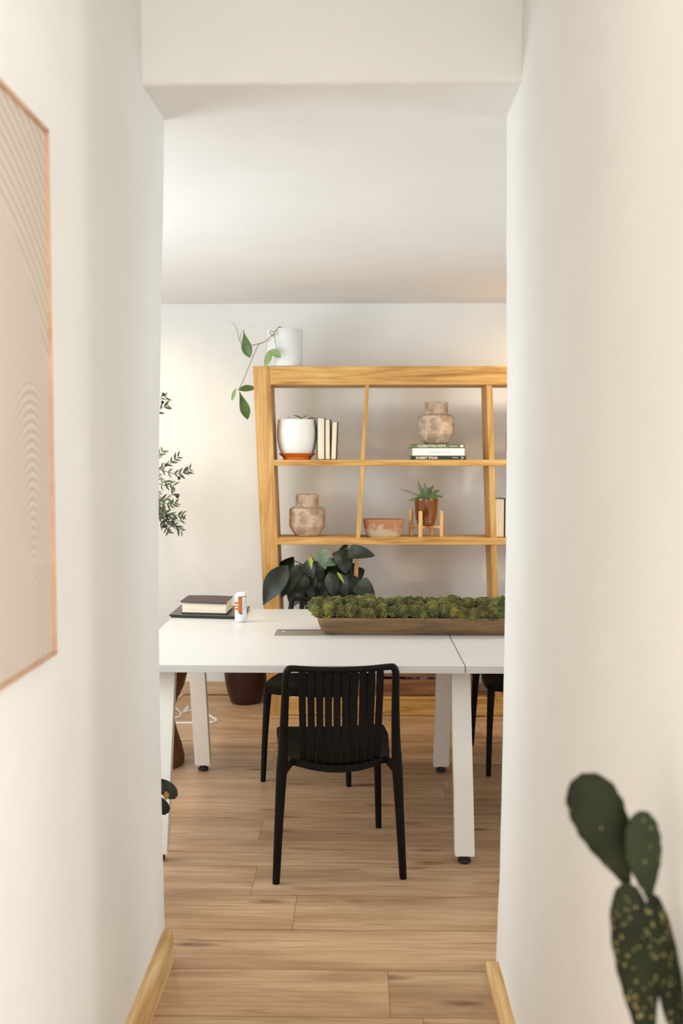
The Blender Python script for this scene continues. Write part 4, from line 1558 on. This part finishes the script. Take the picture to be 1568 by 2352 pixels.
def twig(pts, n, ln, droop=0.0):
    cp = catmull(pts, 8)
    tube(bt, cp, [lerp(.0035, .0012, k / (len(cp) - 1)) for k in range(len(cp))], 5)
    for k in range(n):
        t_ = .12 + .88 * k / max(1, n - 1)
        i = min(len(cp) - 2, int(t_ * (len(cp) - 1)))
        d_ = (cp[i + 1] - cp[i]).normalized()
        for s_ in (-1, 1):
            if rn.random() < .12:
                continue
            side = Vector((-d_.z * s_, rn.uniform(-.7, .7), d_.x * s_)).normalized()
            dr_ = (d_ * rn.uniform(.5, 1.0) + side * rn.uniform(.5, 1.0) + Vector((0, 0, -droop))).normalized()
            l_ = ln * rn.uniform(.7, 1.15)
            leaf(bl, cp[i], cp[i] + dr_ * l_, l_ * .29, (rn.uniform(-1, 1), -1, rn.uniform(-.5, 1)), 'lance', .08, .1, 5)


def pt(a_, b_, dy=0.0):
    return at(a_, b_, YO + dy)


def onbranch(z):
    return Vector((tx, YO, z))


TW = [(((350, 925), (366, 918), (380, 911)), 5), (((350, 950), (370, 938), (386, 930)), 6), (((345, 1060), (362, 1050), (374, 1036)), 5),
      (((345, 1072), (372, 1080), (400, 1088), (420, 1086), (436, 1077)), 10), (((350, 1082), (380, 1070), (396, 1060), (410, 1050)), 7),
      (((350, 1088), (368, 1096), (384, 1108), (400, 1116)), 7), (((345, 1105), (368, 1112), (380, 1116), (398, 1118)), 5),
      (((345, 1125), (365, 1140), (385, 1145), (398, 1135)), 8), (((345, 1150), (370, 1152), (390, 1160), (402, 1156)), 9),
      (((345, 1155), (368, 1172), (390, 1182), (420, 1184)), 11), (((345, 1162), (366, 1185), (385, 1200), (402, 1208), (418, 1222)), 12),
      (((345, 1165), (360, 1185), (376, 1205), (386, 1222)), 9), (((345, 1140), (362, 1160), (380, 1180), (404, 1196), (422, 1194)), 11),
      (((345, 1145), (360, 1165), (374, 1190), (392, 1212)), 10), (((345, 1130), (362, 1148), (380, 1170), (392, 1190)), 9)]
for pts, n in TW:
    dy = rn.uniform(-.08, .08)
    P_ = [pt(a_, b_, dy) for a_, b_ in pts]
    twig([Vector((tx, YO, P_[0].z + .03))] + P_, n, .044)
for k in range(34):
    z_ = rn.uniform(1.15, 2.05)
    a_ = rn.uniform(math.radians(70), math.radians(290))
    l_ = rn.uniform(.18, .34)
    d_ = Vector((math.cos(a_), math.sin(a_) * .8, rn.uniform(-.2, .6)))
    twig([Vector((tx, YO, z_)), Vector((tx, YO, z_)) + d_ * l_ * .5, Vector((tx, YO, z_)) + d_ * l_ + Vector((0, 0, -.05))], 9, .04)
for a_, b_ in ((375, 906), (373, 924), (407, 1139), (396, 1206), (381, 1068), (411, 1098), (377, 1208)):
    ico(bo, pt(a_, b_), .0095 if b_ < 1100 else .0115, 2, (1, 1, 1.15))
    tube(bt, [pt(a_, b_), pt(a_ - 7, b_ - 6)], .0012, 5)
obj('trunk', bt, BARK, ot)
obj('foliage', bl, LF_OLIVE, ot)
obj('olive', bo, OLIVE, ot)

# ================================================================ HALL: picture and cactus
pe = [ax(115.5, 300, XL + .022), ax(120, 1510, XL + .022)]
yR = (pe[0].y + pe[1].y) / 2 + .012
zT, zB = pe[0].z, pe[1].z
yL = yR - 1.02
pic = thing('framed_picture', 'large sand-coloured picture of raked arches in a thin copper frame on the left wall', 'picture', (XL + .012, (yL + yR) / 2, zB))
fw, fd = .0075, .022
bm = B()
for (ya, yb_, za, zb_) in ((yL, yR, zT - fw, zT), (yL, yR, zB, zB + fw), (yL, yL + fw, zB, zT), (yR - fw, yR, zB, zT)):
    box(bm, XL - .004, XL + fd, ya, yb_, za, zb_, .001)
obj('frame', bm, COPPER, pic, False)
bm = B(); box(bm, XL - .003, XL + fd - .006, yL + fw, yR - fw, zB + fw, zT - fw); obj('artwork', bm, ART, pic, False)

YC = 1.25
cpot = Vector((.255, 1.27, 0))
ca = thing('prickly_pear_cactus', 'tall dark green prickly pear cactus with paddle pads in front of the right wall', 'cactus', cpot)
bm = B(); lathe(bm, [(.075, .001), (.08, .005), (.10, .16), (.105, .20), (.105, .215), (.096, .215), (.094, .19)], cpot, 48); obj('pot_body', bm, TERRA, ca)
bm = B(); lathe(bm, [(.093, 0), (.07, .006)], cpot + Vector((0, 0, .19)), 24); obj('soil', bm, SOIL, ca)


def pad(p0, p1, width, thick, face, mat, peak=.62, spots=0, seed=0, sp_from=0.0):
    p0, p1 = Vector(p0), Vector(p1)
    d_ = p1 - p0
    L_ = d_.length
    t_ = d_ / L_
    nv = Vector(face)
    nv = (nv - t_ * nv.dot(t_)).normalized()
    s_ = t_.cross(nv)
    bm_ = B()
    rings_ = []
    NR, NS = 26, 28

    def wf(k):
        if k < peak:
            return .16 + .84 * math.sin(math.pi / 2 * (k / peak)) ** 1.15
        q_ = (k - peak) / (1 - peak)
        return math.sqrt(max(0.0, 1 - q_ ** 2.3))
    for i in range(NR + 1):
        k = i / NR
        w_ = max(wf(k), .03)
        c_ = p0 + d_ * k
        ring = []
        for j in range(NS):
            a_ = 2 * math.pi * j / NS
            bump = 1 + .03 * math.sin(k * 40) * abs(math.cos(a_)) ** 3
            ring.append(c_ + s_ * (width / 2 * w_ * math.cos(a_) * bump) + nv * (thick / 2 * min(1, w_ * 1.15) * math.sin(a_)))
        rings_.append(ring)
    fs_ = loft(bm_, rings_)
    bmesh.ops.recalc_face_normals(bm_, faces=fs_)
    o_ = obj('pad', bm_, mat, ca)
    if spots:
        rq = random.Random(seed)
        bs_ = B()
        for i in range(spots):
            k = rq.uniform(.12 + sp_from, .95)
            u_ = rq.uniform(-.92, .92)
            w_ = wf(k)
            for sd in (1, -1):
                pz = p0 + d_ * k + s_ * (width / 2 * w_ * u_) + nv * (sd * thick / 2 * min(1, w_ * 1.15) * math.sqrt(1 - u_ * u_))
                ico(bs_, pz, rq.uniform(.0009, .0019), 1, (1, 1, 1.5))
        obj('areoles', bs_, AREO, o_)
    return o_


K = lambda a_, b_, y_=YC: at(a_, b_, y_)
fc = (-.15, -1, .05)
pad(K(1440, 2030, 1.26), K(1335, 1776, 1.27), .071, .016, fc, CACT, .66, 4, 1)
pad(K(1492, 2066, 1.25), K(1468, 1862, 1.23), .050, .015, (.25, -1, .05), CACT2, .60, 7, 2)
pad(K(1492, 2440, 1.24), K(1436, 2024, 1.25), .055, .019, fc, CACT, .66, 60, 3)
pad(K(1576, 2460, 1.25), K(1496, 2050, 1.25), .042, .018, (.5, -1, 0), CACT, .60, 50, 4)
pb = K(1525, 2400, 1.25)
pad((.285, 1.26, .47), (pb.x, pb.y, pb.z + .01), .10, .026, fc, CACT, .62, 60, 5)
pad((.262, 1.27, .19), (.290, 1.26, .50), .11, .030, fc, CACT, .6, 50, 6)
